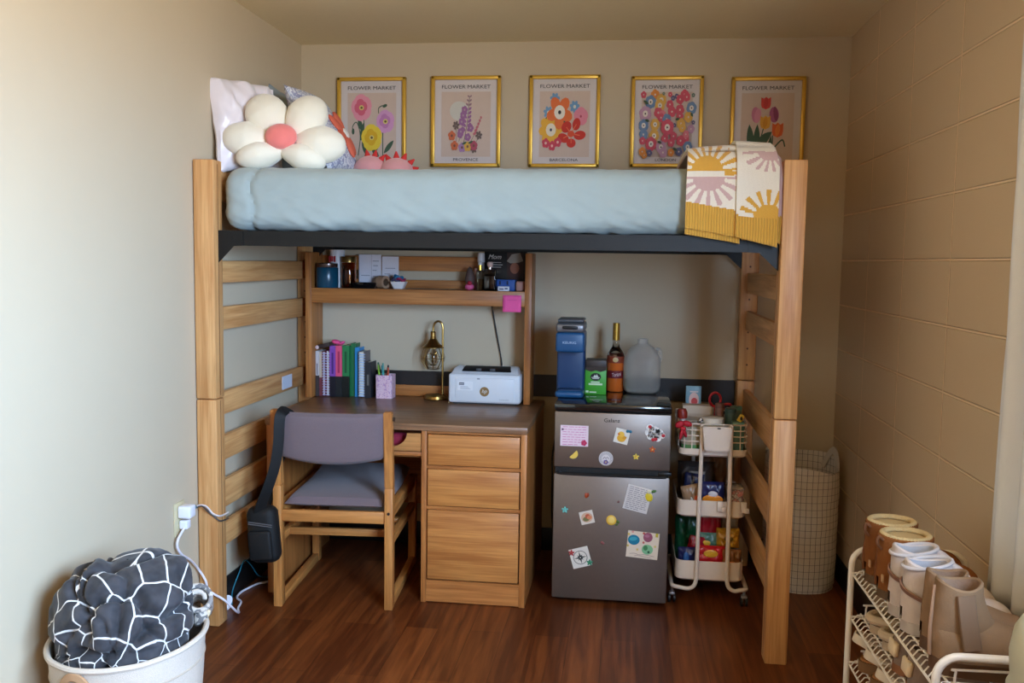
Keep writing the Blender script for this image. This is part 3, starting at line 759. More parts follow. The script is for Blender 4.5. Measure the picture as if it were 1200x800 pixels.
# black shoulder bag slung over the chair
bg = thing('shoulder_bag', 'black shoulder bag hanging by its strap from the chair back', 'bag', (.10, -.86, .17))
STR = M((13, 13, 13), rough=.7, var=.2, bump=.3, bscale=400)
P = [(.258, -.93, .812), (.262, -.975, .815), (.258, -1.004, .79), (.252, -1.006, .69), (.236, -1.004, .60), (.205, -1.0, .51), (.172, -.985, .44), (.150, -.965, .38), (.142, -.955, .33)]
b = B(); b.tube(cat(P, 6), .02, n=12, flat=(.021, .0022, (0, -1, 0)))
obj('strap', b, STR, bg)
b = B(); b.tube(cat([(.258, -.93, .812), (.255, -.885, .80), (.245, -.87, .72), (.19, -.875, .55), (.15, -.88, .40), (.14, -.89, .34)], 6), .02, n=12, flat=(.021, .0022, (0, 1, 0)))
obj('strap', b, STR, bg)
def bagf(p): return Vector((p.x * (1 + .12 * noise.noise(p * 2)), p.y, p.z * (1 + .06 * noise.noise(p * 3 + Vector((3, 0, 0))))))
b = B(); b.box(.105, .228, -.985, -.905, .195, .425, .035, 4, rot=R3(rad(-5), 'Y'))
obj('pouch', b, STR, bg)
b = B(); b.box(.120, .215, -.998, -.980, .215, .335, .012, 3, rot=R3(rad(-5), 'Y')); obj('front_pocket', b, STR, bg)
b = B()
for z in (.305, .313): b.tube([(.118, -.9875, z + .054), (.215, -.9875, z + .046)], .0022, n=6)
obj('zip', b, M((120, 120, 126), rough=.4, metal=.6), bg)
# ------------------------------------------------------------------ things on the hutch shelf
S = SHZ + .0005
t = thing('candle_jar', 'dark teal candle jar with a metal lid on the hutch shelf', 'candle', (.158, -.140, S))
obj('jar', B().lathe([(0, S), (.050, S), (.053, S + .006), (.053, S + .092), (.051, S + .096), (0, S + .096)], (.158, -.140, 0)), M((20, 70, 92), rough=.25, var=.05), t)
obj('lid', B().lathe([(0, S + .097), (.050, S + .097), (.051, S + .100), (.051, S + .113), (.047, S + .116), (0, S + .116)], (.158, -.140, 0)), M((110, 96, 92), rough=.25, metal=.9), t)
t = thing('canister', 'white canister with red lettering standing behind the teal candle', 'jar', (.168, -.078, S))
cx, cy = .190, -.0830
obj('can', B().lathe([(0, S), (.034, S), (.0355, S + .004), (.0355, S + .176), (.036, S + .180), (0, S + .180)], (cx, cy, 0)), M((226, 224, 226), rough=.4), t)
b = B()
[b.box(cx - .030 + k * .012, cx - .022 + k * .012, cy - .0382, cy - .030, S + .122 + .002 * (k % 2), S + .150) for k in range(3)]
obj('red_lettering', b, M((170, 40, 44)), t, smooth=0, recalc=False)
t = thing('amber_jar', 'amber glass candle jar with a brass lid, right of the white canister', 'jar', (.246, -.115, S))
obj('glass', B().lathe([(0, S), (.032, S), (.035, S + .005), (.035, S + .115), (.033, S + .12), (.031, S + .12), (.031, S + .008), (0, S + .008)], (.256, -.115, 0)), glass((210, 130, 70), .05), t)
obj('wax', B().lathe([(0, S + .0085), (.030, S + .0085), (.030, S + .085), (0, S + .085)], (.256, -.115, 0)), M((150, 66, 44), rough=.4), t)
obj('lid', B().lathe([(0, S + .1215), (.036, S + .1215), (.036, S + .146), (.034, S + .149), (0, S + .149)], (.256, -.115, 0)), M((150, 118, 66), rough=.3, metal=.9), t)
CARDM = M((226, 220, 226), rough=.7, var=.03)
def card(name, label, x0, x1, z0, h, y, lean, lines, split=None):
    R = R3(-lean, 'X'); o = Vector(((x0 + x1) / 2, y, z0)); b = B(); b.box(x0, x1, y - .0012, y + .0012, z0, z0 + h)
    t = thing(name, label, 'card', (o.x, y, z0), 0, 'notes propped on the shelf')
    cd = obj('card', b, CARDM, t)
    a = Art((x0, y - .0012, z0), (1, 0, 0), (0, 0, 1)); w = x1 - x0
    for u0, v, u1 in lines: a.rect(u0 * w, u1 * w, v * h, v * h + .0022, (96, 92, 110))
    if split: a.rect(split * w, split * w + .002, 0, h, (190, 180, 186))
    obj('handwriting', a.b, a.mats, cd, smooth=0, recalc=False); return t
card('greeting_card', 'folded white card with handwriting behind the small black tray', .288, .398, S, .160, -.052, .1, [(.62, .80, .9), (.64, .66, .86), (.62, .52, .8), (.1, .36, .5), (.64, .34, .9)], .56)
card('note_card', 'white note card overlapped by the folded card, behind the paper roll', .402, .484, S, .152, -.050, .1, [(.2, .62, .8), (.15, .44, .5)])
t = thing('tray', 'small glossy black tray in front of the white cards', 'tray', (.335, -.145, S))
obj('dish', B().lathe([(0, S), (.052, S), (.066, S + .026), (.063, S + .027), (.050, S + .005), (0, S + .005)], (.335, -.135, 0), sy=.55), M((14, 14, 16), rough=.08, coat=.6), t)
b = B().cyl((.31, -.14, S + .0065), (.36, -.13, S + .012), .006, n=10); obj('metal_clip', b, M((220, 220, 222), rough=.15, metal=1), t)
t = thing('tape_roll', 'tan roll of kraft tape lying beside the white bowl', 'tape', (.428, -.13, S))
b = B().lathe([(.018, -.020), (.030, -.020), (.030, .020), (.018, .020), (.018, -.020)], (.425, -.12, S + .030), rot=R3(rad(90), 'Y') @ R3(.5, 'X')); obj('roll', b, M((168, 132, 104), rough=.6), t)
obj('core', B().lathe([(.0165, -.0205), (.0178, -.0205), (.0178, .0205), (.0165, .0205), (.0165, -.0205)], (.425, -.12, S + .030), rot=R3(rad(90), 'Y') @ R3(.5, 'X')), M((110, 84, 64)), t)
t = thing('square_bowl', 'small white flared bowl of coloured scrunchies on the shelf', 'bowl', (.505, -.125, S))
obj('bowl', B().lathe([(0, S), (.022, S), (.038, S + .034), (.0355, S + .034), (.020, S + .004), (0, S + .004)], (.505, -.125, 0), n=32, power=6), M((232, 228, 226), rough=.3), t)
for k, (c, dx, dz, r, a) in enumerate((((150, 40, 76), .008, .044, .019, .3), ((54, 120, 160), -.002, .054, .018, -.2), ((70, 64, 92), -.016, .041, .016, .5))):
    P = [(.505 + dx + r * math.cos(q), -.125 + r * .8 * math.sin(q), S + dz + .005 * math.sin(q * 3 + a) - .004 * math.cos(q)) for q in [2 * math.pi * i / 20 for i in range(20)]]
    single('scrunchie', B().tube(P, [.0065 + .0012 * math.sin(i * 2.3) for i in range(20)], n=8, closed=True), M(c, rough=.8), ('crimson', 'blue', 'dusky violet')[k] + ' scrunchie in the small white bowl', 'scrunchie', 'scrunchies in the white bowl')
# right group
t = thing('plush_keyring', 'little pink figurine with a dark hood, first on the right shelf end', 'figurine', (.846, -.13, S))
obj('base', B().ell((.846, -.135, S + .016), (.022, .018, .016), n=16), M((226, 96, 140), rough=.5), t)
obj('heart', B().ell((.850, -.152, S + .034), (.011, .007, .010), n=12), M((176, 24, 50), rough=.4), t)
obj('body', B().lathe([(0, S + .03), (.020, S + .03), (.024, S + .055), (.016, S + .085), (.012, S + .10), (0, S + .112)], (.846, -.125, 0), n=18), M((92, 70, 64), rough=.6), t)
t = thing('perfume_bottle', 'slim rose glass perfume vial, left of the white capped bottle', 'bottle', (.873, -.115, S), 0, 'bottles at the right end of the shelf')
obj('vial', B().lathe([(0, S), (.009, S), (.010, S + .004), (.010, S + .10), (.006, S + .105), (0, S + .105)], (.873, -.115, 0), n=16), M((196, 136, 116), rough=.2, trans=.4), t)
t = thing('perfume_bottle', 'tall clear spray bottle with a white cap and gold collar', 'bottle', (.895, -.14, S), 0, 'bottles at the right end of the shelf')
x, y = .897, -.14
obj('glass', B().lathe([(0, S), (.016, S), (.0175, S + .003), (.0175, S + .085), (.010, S + .094), (0, S + .094)], (x, y, 0), n=20, power=8), glass((246, 238, 220), .03), t)
obj('liquid', B().lathe([(0, S + .003), (.013, S + .003), (.013, S + .055), (0, S + .055)], (x, y, 0), n=20, power=8), M((226, 196, 130), rough=.1, trans=.5), t)
obj('collar', B().cyl((x, y, S + .0945), (x, y, S + .118), .0095, n=18), M((214, 176, 80), rough=.2, metal=1), t)
obj('cap', B().lathe([(0, S + .1185), (.010, S + .1185), (.010, S + .128), (.006, S + .134), (0, S + .134)], (x, y, 0), n=18), M((236, 234, 234), rough=.3), t)
t = thing('lotion_bottle', 'taller frosted bottle with a wide white cap, behind the gold collared one', 'bottle', (.890, -.085, S), 0, 'bottles at the right end of the shelf')
x, y = .893, -.090
obj('body', B().lathe([(0, S), (.014, S), (.0155, S + .004), (.0155, S + .125), (.012, S + .130), (0, S + .130)], (x, y, 0), n=20), M((196, 190, 186), rough=.3, trans=.4), t)
obj('cap', B().lathe([(0, S + .1305), (.017, S + .1305), (.0175, S + .135), (.0165, S + .172), (.014, S + .175), (0, S + .175)], (x, y, 0), n=20), M((216, 214, 216), rough=.35), t)
t = thing('perfume_bottle', 'square clear perfume bottle with a pale pink stopper', 'bottle', (.945, -.14, S), 0, 'bottles at the right end of the shelf')
x, y = .944, -.14
obj('glass', B().box(x - .027, x + .027, y - .016, y + .016, S, S + .098, .004), glass((240, 232, 232), .03), t)
obj('liquid', B().box(x - .022, x + .022, y - .011, y + .011, S + .006, S + .070, .002), M((170, 110, 100), rough=.1, trans=.5), t)
obj('neck', B().cyl((x, y, S + .0985), (x, y, S + .108), .008, n=14), M((200, 190, 190), rough=.2, metal=.8), t)
obj('stopper', B().lathe([(0, S + .1085), (.009, S + .1085), (.014, S + .118), (.014, S + .130), (.010, S + .134), (0, S + .134)], (x, y, 0), n=20), M((222, 190, 180), rough=.3), t)
# dark plaque and photo leaning at the back
t = thing('photo_plaque', 'dark plaque with script lettering and a small portrait photo', 'sign', (1.0, -.06, S))
obj('board', B().box(.905, 1.108, -.066, -.056, S, S + .182, .002), M((22, 20, 20), rough=.4), t)
b = B(); text_b(b, 'Mom', (.955, -.0665, S + .158), (1, 0, 0), (0, 0, 1), width=.062, height=.022, shear=.35); 
for k, (u0, u1) in enumerate(((.925, .985), (.918, .992), (.93, .985))): b.box(u0, u1, -.0670, -.0664, S + .130 - k * .011, S + .1325 - k * .011)
obj('script_lettering', b, M((216, 210, 206)), t, smooth=0, recalc=False)
a = Art((1.0, -.0662, S + .02), (1, 0, 0), (0, 0, 1))
a.rect(.012, .092, .03, .158, (58, 40, 34)); a.ell(.05, .075, .032, .045, (70, 38, 32)); a.ell(.05, .085, .022, .026, (146, 92, 70)); a.poly([(.012, .118), (.035, .15), (.075, .158), (.09, .12), (.07, .112), (.03, .108)], (150, 140, 128))
obj('photo', a.b, a.mats, t, smooth=0, recalc=False)
t = thing('open_box', 'royal blue open box in front of the portrait photo', 'box', (1.015, -.11, S))
b = B().box(.972, 1.062, -.125, -.085, S, S + .052, .003); obj('box', b, M((42, 84, 160), rough=.5), t)
[obj('dark_slot', B().box(q, q + .008, -.1262, -.1248, S + .028, S + .046), M((16, 30, 66)), t) for q in (.985, 1.02)]
t = thing('small_box', 'tiny white box with dark print on the shelf edge', 'box', (1.015, -.155, S))
obj('carton', B().box(.985, 1.038, -.166, -.148, S, S + .021, .001), M((226, 224, 228), rough=.5), t)
obj('print', B().box(.992, 1.012, -.1666, -.1659, S + .006, S + .012).box(1.017, 1.031, -.1666, -.1659, S + .008, S + .015), M((90, 92, 120)), t)
single('compact', B().box(1.066, 1.108, -.15, -.10, S, S + .046, .008, 3), M((176, 128, 116), rough=.5), 'dusty pink compact case at the far right of the shelf', 'case')
t = thing('sticky_note', 'bright pink sticky note on the right end of the shelf front', 'note', (1.055, -.1968, 1.18))
def sfn(i, j): return Vector((1.014 + .085 * i, -.1973 - .006 * (1 - j) ** 2 - .001, 1.176 + .077 * j))
b = B(); b.grid(sfn, 6, 8); obj('paper', b, M((250, 92, 158), rough=.7), t, solid=.0006)
a = Art((1.014, -.1990, 1.176), (1, 0, 0), (0, 0, 1)); a.rect(.02, .066, .054, .0555, (210, 66, 126)); obj('handwriting', a.b, a.mats, t, smooth=0, recalc=False)
# black cable hanging on the wall behind
single('cable', B().tube(cat([(.925, -.02, 1.26), (.938, -.016, 1.18), (.962, -.012, 1.05), (.985, -.012, .93), (.99, -.030, .88)], 8), .0035, n=8), M((18, 18, 20), rough=.5), 'thin black cable hanging down the wall behind the printer', 'cable')

# ------------------------------------------------------------------ books on the desk
D = DT + .0005
BG = 'books standing at the left end of the desk'
def book(x0, x1, h, label, cover, spine=None, d=.10, y=-.145, lean=0, base=None, spiral=None, title=None, cat_='book', name='book'):
    t = thing(name, label, cat_, ((x0 + x1) / 2, y + d / 2, D), 0, BG)
    z0, z1 = D, D + h; w = x1 - x0; c = .0022
    b = B(); b.box(x0, x0 + c, y, y + d, z0, z1).box(x1 - c, x1, y, y + d, z0, z1)
    if not spiral: b.box(x0 + c, x1 - c, y, y + c, z0, z1)
    obj('cover', b, M(cover, rough=.5), t)
    obj('pages', B().box(x0 + c, x1 - c, y + (.0025 if not spiral else .008), y + d - .004, z0 + .003, z1 - .004), M((226, 220, 208), rough=.9, var=.1, scale=300), t)
    if spiral:
        b = B(); n = int(h / .0125)
        for k in range(n):
            zc = z0 + .008 + k * .0125
            b.tube([((x0 + x1) / 2 + (w * .48) * math.cos(q), y + .006 + .009 * math.sin(q), zc) for q in [2 * math.pi * i / 14 for i in range(14)]], .0030, n=6, closed=True)
        obj('spiral_binding', b, M(spiral, rough=.3), t)
    if base:
        obj('spine_band', B().box(x0 - .0003, x1 + .0003, y - .0006, y + .012, z0, z0 + base[0]), M(base[1], rough=.4), t)
    if title:
        b = B(); zc = z0 + h * title[1]; hh = h * title[2] / 2; xm = (x0 + x1) / 2
        b.box(xm - w * .16, xm + w * .16, y - .0008, y + .001, zc - hh, zc + hh)
        obj('spine_stripe', b, M(title[3]), t, smooth=0, recalc=False)
    if lean:
        t.rotation_euler = (0, lean, 0)
    return t
book(.1000, .1160, .218, 'white backed book with a dark lower spine, first from the left', (206, 200, 200), base=(.10, (66, 58, 58)), title=('', .6, .25, (120, 110, 116)))
book(.1165, .1330, .214, 'slim cream spined notebook between the white book and lilac spiral', (196, 176, 158), base=(.09, (120, 60, 66)), y=-.14)
book(.1335, .1490, .218, 'maroon notebook with lilac spiral binding', (112, 44, 66), spiral=(196, 180, 214), name='notebook', cat_='notebook')
book(.1520, .1690, .222, 'maroon notebook with white spiral binding', (130, 52, 72), spiral=(214, 210, 226), name='notebook', cat_='notebook')
book(.1700, .1985, .244, 'thick purple book with a black lower spine', (138, 76, 172), base=(.098, (26, 24, 34)), title=('', .66, .42, (84, 40, 120)))
book(.1995, .2310, .246, 'thick pink book with a black lower spine', (226, 84, 122), base=(.098, (30, 34, 36)), title=('', .68, .42, (176, 50, 90)))
book(.2330, .2660, .247, 'green book with a black lower spine, right of the pink one', (44, 128, 72), base=(.100, (20, 24, 22)), title=('', .68, .42, (26, 86, 46)))
book(.2670, .2900, .256, 'tall dark green folder behind the blue one', (38, 110, 66), y=-.115, d=.075)
book(.2910, .3130, .238, 'bright blue folder peeking above the grey notebook', (46, 138, 198), y=-.13, d=.08)
book(.3140, .3440, .222, 'grey notebook with blue white spiral, leaning at the right', (108, 98, 102), spiral=(190, 206, 232), name='notebook', cat_='notebook', y=-.150)
book(.3460, .3760, .172, 'short black planner at the right end of the book row', (40, 40, 44), y=-.150, d=.09, title=('', .5, .3, (110, 106, 100)), name='planner', cat_='planner')
# dark book lying slanted over the first spines, pink bow on top, strap tag
t = thing('book', 'dark brown book lying aslant on top of the leftmost books', 'book', (.135, -.10, D + .225), 0, BG)
R = R3(rad(-14), 'Y')
obj('cover', B().box(.1005, .170, -.143, -.05, D + .2335, D + .2525, .002, rot=R), M((58, 42, 38), rough=.5), t)
obj('heart_tag', B().ell((.108, -.146, D + .236), (.009, .003, .010), n=10), M((226, 196, 190), rough=.5), t)
single('hair_bow', B().ell((.196, -.12, D + .262), (.024, .02, .011), R3(.2, 'Y')).ell((.222, -.12, D + .258), (.018, .018, .008), R3(-.4, 'Y')), M((238, 84, 140), rough=.8), 'hot pink bow lying on top of the purple and pink books', 'bow')
# pencil cup
t = thing('pencil_cup', 'square pale pink speckled pencil cup on the desk', 'cup', (.437, -.112, D))
x, y, r = .440, -.118, .040
b = B(); prof = [(0, D), (r, D), (r + .001, D + .112), (r - .002, D + .112), (r - .003, D + .004), (0, D + .004)]
b.lathe(prof, (x, y, 0), n=40, power=10)
obj('cup', b, mottled([(228, 190, 204), (228, 190, 204), (236, 206, 214), (206, 150, 176), (190, 150, 196)], 160, .5), t)
for k, (dx, dy, lx, ly, L, c, w) in enumerate(((-.022, -.01, -.018, 0, .152, (140, 196, 60), 'lime green'), (-.012, .012, -.010, .01, .158, (60, 160, 130), 'teal'), (.002, -.016, -.016, -.005, .150, (46, 150, 150), 'turquoise'), (.012, -.008, .004, 0, .140, (226, 96, 60), 'orange'), (-.004, .0, .012, .012, .150, (36, 40, 60), 'navy'), (-.020, .016, -.028, .01, .160, (40, 110, 70), 'dark green'), (.010, .016, -.002, .012, .138, (206, 206, 212), 'white'))):
    p = thing('pen', w + ' pen standing in the pink pencil cup', 'pen', (x + dx * .8, y + dy * .8, D + .005), 0, 'pens in the pencil cup')
    a = Vector((x + dx * .8, y + dy * .8, D + .006)); q = a + Vector((lx, ly, L)) ; m = a.lerp(q, .78)
    obj('barrel', B().cyl(a, m, .0045, n=10), M(c, rough=.35), p); obj('cap', B().cyl(m, q, .0052, .0038, n=10), M([min(255, int(v * .8)) for v in c], rough=.3), p)
# ------------------------------------------------------------------ brass cage lamp
BR = M((150, 116, 62), rough=.28, metal=.95, var=.08)
t = thing('desk_lamp', 'brass gooseneck lamp with a wire cage shade on the desk', 'lamp', (.683, -.105, D))
obj('base', B().lathe([(0, D), (.056, D), (.058, D + .004), (.055, D + .016), (.048, D + .022), (.012, D + .026), (0, D + .027)], (.683, -.105, 0), n=36), BR, t)
arm = [(.716, -.11, D + .022)] + [(.716, -.11, D + .1 + k * .075) for k in range(4)] + [(.716, -.11, 1.085), (.711, -.11, 1.108), (.696, -.11, 1.119), (.679, -.11, 1.112), (.670, -.11, 1.092), (.669, -.11, 1.070)]
obj('stem', B().tube(cat(arm, 6), .0052, n=10), BR, t)
lx, ly = .669, -.11
obj('socket', B().lathe([(0, 1.072), (.010, 1.072), (.013, 1.066), (.013, 1.045), (.015, 1.043), (.015, 1.036), (0, 1.036)], (lx, ly, 0), n=20), BR, t)
obj('shade', B().lathe([(.014, 1.0365), (.020, 1.030), (.032, 1.012), (.048, 1.000), (.052, .996), (.052, .993), (.047, .996), (.030, 1.008), (.016, 1.030)], (lx, ly, 0), n=32), BR, t)
for k in range(8):
    a = 2 * math.pi * k / 8 + .2; ca, sa = math.cos(a), math.sin(a)
    obj('cage_wire', B().tube(cat([(lx + ca * r, ly + sa * r, z) for r, z in ((.040, .995), (.050, .968), (.056, .944), (.046, .915), (.030, .892))], 4), .0016, n=6), BR, t)
obj('cage_ring', B().tube([(lx + .056 * math.cos(q), ly + .056 * math.sin(q), .944) for q in [2 * math.pi * i / 32 for i in range(32)]], .0016, n=6, closed=True), BR, t)
obj('cage_ring', B().tube([(lx + .030 * math.cos(q), ly + .030 * math.sin(q), .892) for q in [2 * math.pi * i / 32 for i in range(32)]], .0018, n=6, closed=True), BR, t)
obj('bulb', B().lathe([(0, .905), (.012, .908), (.024, .922), (.029, .940), (.026, .960), (.016, .982), (.012, 1.0), (.012, 1.02), (0, 1.02)], (lx, ly, 0), n=24), glass((255, 250, 240), .0), t)
single('lamp_cord', B().tube(cat([(.735, -.09, D + .008), (.752, -.12, D + .005), (.760, -.17, D + .004), (.7685, -.215, D + .004)], 8), .003, n=8), M((186, 170, 130), rough=.5), 'short beige lamp cord curling towards the printer', 'cord')

# ------------------------------------------------------------------ laser printer
PW = M((226, 228, 232), rough=.35, var=.02)
t = thing('laser_printer', 'white compact laser printer with black paper slot on the desk', 'printer', (.94, -.145, D))
x0, x1, y0_, y1_ = .770, 1.106, -.240, -.050; pz = D + .152
b = B().box(x0, x1, y0_, y1_, D + .006, D + .142, .012, 3)
b.prism([(x0 + .010, y0_ + .012, D + .140), (x1 - .010, y0_ + .012, D + .140), (x1 - .022, y0_ + .05, D + .166), (x0 + .022, y0_ + .05, D + .166)], (0, .10, 0), bev=.004)
obj('housing', b, PW, t)
b = B(); b.box(x0 + .02, x1 - .02, y0_ + .02, y1_ - .02, D, D + .0065); obj('foot', b, M((60, 62, 66)), t)
fp = obj('front_panel', B().box(x0 + .034, x1 - .030, y0_ - .0035, y0_ + .004, D + .014, D + .124, .003), PW, t)
obj('control_strip', B().box(.905, .918, y0_ - .0042, y0_ - .003, D + .118, D + .124), M((150, 152, 158)), t)
b = B(); b.prism([(x0 + .058, y0_ + .020, D + .1515), (x1 - .046, y0_ + .020, D + .1515), (x1 - .056, y0_ + .052, D + .1725), (x0 + .068, y0_ + .052, D + .1725)], (0, .03, .0), bev=.002)
obj('paper_slot', b, M((20, 21, 24), rough=.4), t)
obj('paper_guides', B().box(x0 + .125, x0 + .150, y0_ + .023, y0_ + .030, D + .154, D + .166, .001).box(x0 + .19, x0 + .215, y0_ + .023, y0_ + .030, D + .154, D + .166, .001), M((64, 66, 70), rough=.5), t)
a = Art((x0, y0_ - .0036, D), (1, 0, 0), (0, 0, 1))
a.ell(.170, .062, .022, .022, (150, 116, 72), n=32); obj('logo_disc', a.b, a.mats, fp, smooth=0, recalc=False)
b = B(); text_b(b, 'hp', (x0 + .170, y0_ - .0044, D + .062), (1, 0, 0), (0, 0, 1), height=.022, shear=.25); obj('logo_letters', b, M((236, 232, 224)), fp, smooth=0, recalc=False)
b = B(); text_b(b, 'LaserJet', (x0 + .262, y0_ - .0036, D + .026), (1, 0, 0), (0, 0, 1), width=.042, height=.006); obj('model_name', b, M((150, 150, 156)), fp, smooth=0, recalc=False)
a = Art((x0 + .045, y0_ - .0036, D + .066), (1, 0, 0), (0, 0, 1)); a.rect(0, .072, 0, .042, (238, 238, 240))
for k in range(3): a.rect(.012, .06 - k * .006, .006 + k * .005, .0075 + k * .005, (150, 152, 160))
a.rect(.006, .03, .024, .036, (96, 98, 110)); a.rect(.008, .028, .028, .030, (230, 230, 234))
obj('info_sticker', a.b, a.mats, fp, smooth=0, recalc=False)
# ------------------------------------------------------------------ mini fridge
FRX0, FRX1, FY = 1.300, 1.771, -.678
STEEL = M((136, 122, 112), rough=.42, metal=.8, var=.05, scale=60)
t = thing('mini_fridge', 'two door stainless mini fridge covered in notes and magnets', 'refrigerator', (1.535, -.43, 0))
obj('cabinet', B().box(FRX0 + .004, FRX1 - .004, FY + .05, -.18, .014, .806, .004), M((34, 35, 38), rough=.5), t)
b = B().box(FRX0 - .001, FRX1 + .001, FY - .002, -.178, .8065, .835, .005); obj('top_cover', b, M((16, 16, 18), rough=.12, coat=.5), t)
dz = ((.572, .802), (.020, .545))
for z0, z1 in dz[::-1]:
    door = obj('door', B().box(FRX0, FRX1, FY, FY + .046, z0, z1, .006), STEEL, t)
b = B(); b.box(FRX0 + .006, FRX1 - .006, FY + .008, FY + .048, .546, .571); obj('door_gasket', b, M((12, 12, 13), rough=.5), t)
b = B(); b.tube(cat([(FRX0 + .03, FY + .004, .551), (FRX0 + .05, FY - .003, .546), (FRX1 - .05, FY - .003, .546), (FRX1 - .03, FY + .004, .551)], 6), .006, n=10); obj('handle_lip', b, M((16, 16, 18), rough=.4), t)
obj('hinge', B().box(FRX1 - .045, FRX1 + .006, FY - .002, FY + .02, .552, .566, .003), M((14, 14, 15), rough=.4), t)
b = B(); b.prism([(FRX1 - .06, FY + .03, .8355), (FRX1 - .004, FY + .01, .8355), (FRX1 - .004, FY + .10, .8355), (FRX1 - .05, FY + .10, .8355)], (0, 0, .014), bev=.003); obj('hinge_cap', b, M((14, 14, 15), rough=.3), t)
b = B(); text_b(b, 'Galanz', (1.533, FY - .0002, .772), (1, 0, 0), (0, 0, 1), width=.064, height=.0150, depth=.001); obj('logo', b, M((8, 8, 9), rough=.9, spec=.1), door, smooth=0, recalc=False)
for x in (FRX0 + .04, FRX1 - .04): obj('foot', B().cyl((x, FY + .07, 0), (x, FY + .07, .0145), .016, n=14), M((20, 20, 20)), t)
single('power_cord', B().tube(cat([(1.285, -.30, .10), (1.279, -.45, .30), (1.283, -.53, .50), (1.279, -.50, .57), (1.286, -.40, .66), (1.288, -.25, .74)], 8), .004, n=8), M((18, 18, 20)), 'black power cord hanging beside the left of the fridge', 'cord')

MAGF = FY - .0004
def note(name, label, cx, cz, w, h, rot, paper, draw, cat_='note', group='papers on the fridge doors'):
    t = thing(name, label, cat_, (cx, MAGF, cz), 0, group)
    U = Vector((math.cos(rot), 0, math.sin(rot))); V = Vector((-math.sin(rot), 0, math.cos(rot)))
    b = B(); b.box(cx - w / 2, cx + w / 2, MAGF - .0008, MAGF, cz - h / 2, cz + h / 2, rot=R3(-rot, 'Y')); pp = obj('paper', b, M(paper, rough=.7, var=.02), t)
    a = Art(Vector((cx, MAGF - .0008, cz)), U, V, base=.0003); draw(a, w, h)
    if a.mats: obj('drawing', a.b, a.mats, pp, smooth=0, recalc=False)
    return t
def scribble(a, w, h, rows, col, m=.08, seed=1, top=.42, bot=-.42, lw=.0022):
    r = random.Random(seed)
    for k in range(rows):
        v = (top + (bot - top) * k / (rows - 1)) * h; u = -w * (.5 - m)
        end = w * (.5 - m) * (1 if k < rows - 1 else .3)
        while u < end:
            L = r.uniform(.008, .022); L = min(L, end - u)
            if L > .003: a.rect(u, u + L, v - lw / 2, v + lw / 2, col)
            u += L + .004
def magnet(name, label, cx, cz, build, col, cat_='magnet', y=MAGF):
    t = thing(name, label, cat_, (cx, y, cz), 0, 'magnets on the fridge doors'); build(t, cx, cz, y); return t
def blob(parts):
    def f(t, cx, cz, y):
        for nm, dx, dz, rx, rz, c, a, dy in parts:
            obj(nm, B().ell((cx + dx, y - .002 - dy, cz + dz), (rx, .0028, rz), R3(-a, 'Y'), n=14), M(c, rough=.4), t)
    return f
def star(c, n=5, r=.012, cc=None):
    return blob([('petal', r * .6 * math.cos(k * 2 * math.pi / n + .3), r * .6 * math.sin(k * 2 * math.pi / n + .3), r * .52, r * .32, c, k * 2 * math.pi / n + .3, 0) for k in range(n)] + [('center', 0, 0, r * .3, r * .3, cc or c, 0, .002)])
PINKI = (206, 110, 160)
def d1(a, w, h): scribble(a, w, h, 8, PINKI, seed=2); a.flower(.040, -.028, .012, (190, 50, 90), None, 5); a.rect(-.052, -.044, .022, .030, (110, 80, 100))
note('letter', 'pale pink letter in pink handwriting at the upper left of the freezer door', 1.3815, .7035, .114, .086, 0, (232, 208, 216), d1)
def d2(a, w, h): a.ell(.0, -.008, .018, .016, (226, 170, 50)); a.ell(-.004, .008, .013, .011, (232, 184, 70)); a.ell(-.014, .006, .005, .004, (206, 110, 40)); a.ell(.012, -.004, .009, .006, (214, 150, 40), .5)
note('drawing_card', 'white square card with a yellow bird drawing on the freezer door', 1.574, .709, .058, .060, -.22, (224, 220, 210), d2, 'card')
magnet('bow_magnet', 'small teal magnet on the corner of the bird card', 1.602, .730, blob([('wing', -.005, .001, .007, .006, (30, 110, 140), .4, .001), ('wing', .006, .0, .007, .006, (30, 110, 140), -.4, .001)]), None, y=MAGF - .001)
def words2(t, cx, cz, y):
    b = B()
    for u, v, r in ((-.020, .026, .015), (-.026, .006, .014), (.0, .010, .022), (.018, .006, .016), (-.018, -.010, .013), (.030, -.004, .012), (.012, -.016, .014), (-.002, -.012, .016)):
        b.cyl((cx + u, y - .0006, cz + v), (cx + u, y, cz + v), r, n=18)
    obj('backing', b, M((230, 226, 222)), t)
    b = B()
    for u, v, w in ((-.016, .022, .010), (-.004, .019, .008), (.006, .017, .008), (.017, .014, .009), (-.020, .006, .011), (-.008, .004, .009), (.004, .003, .010), (.016, .001, .010), (-.022, -.008, .008), (-.012, -.010, .011), (.002, -.011, .009), (.014, -.013, .012)):
        b.box(cx + u - w / 2, cx + u - w / 2 + .0024, y - .0011, y - .0006, cz + v - .005, cz + v + .005, rot=R3(.15, 'Y')); b.box(cx + u + w / 2 - .005, cx + u + w / 2 - .0026, y - .0011, y - .0006, cz + v - .005, cz + v + .005, rot=R3(-.1, 'Y')); b.box(cx + u - w / 2, cx + u + w / 2 - .003, y - .0011, y - .0006, cz + v - .001, cz + v + .0012)
    obj('lettering', b, M((46, 34, 36)), t, smooth=0)
    for u, v in ((-.020, .030), (.034, -.004), (-.006, -.022), (.004, -.020)):
        obj('heart', B().ell((cx + u, y - .0014, cz + v), (.008, .0012, .007), n=10), M((186, 36, 48)), t)
magnet('slogan_sticker', 'white sticker of black letters and red hearts, upper right of the freezer', 1.706, .722, words2, None, 'sticker')
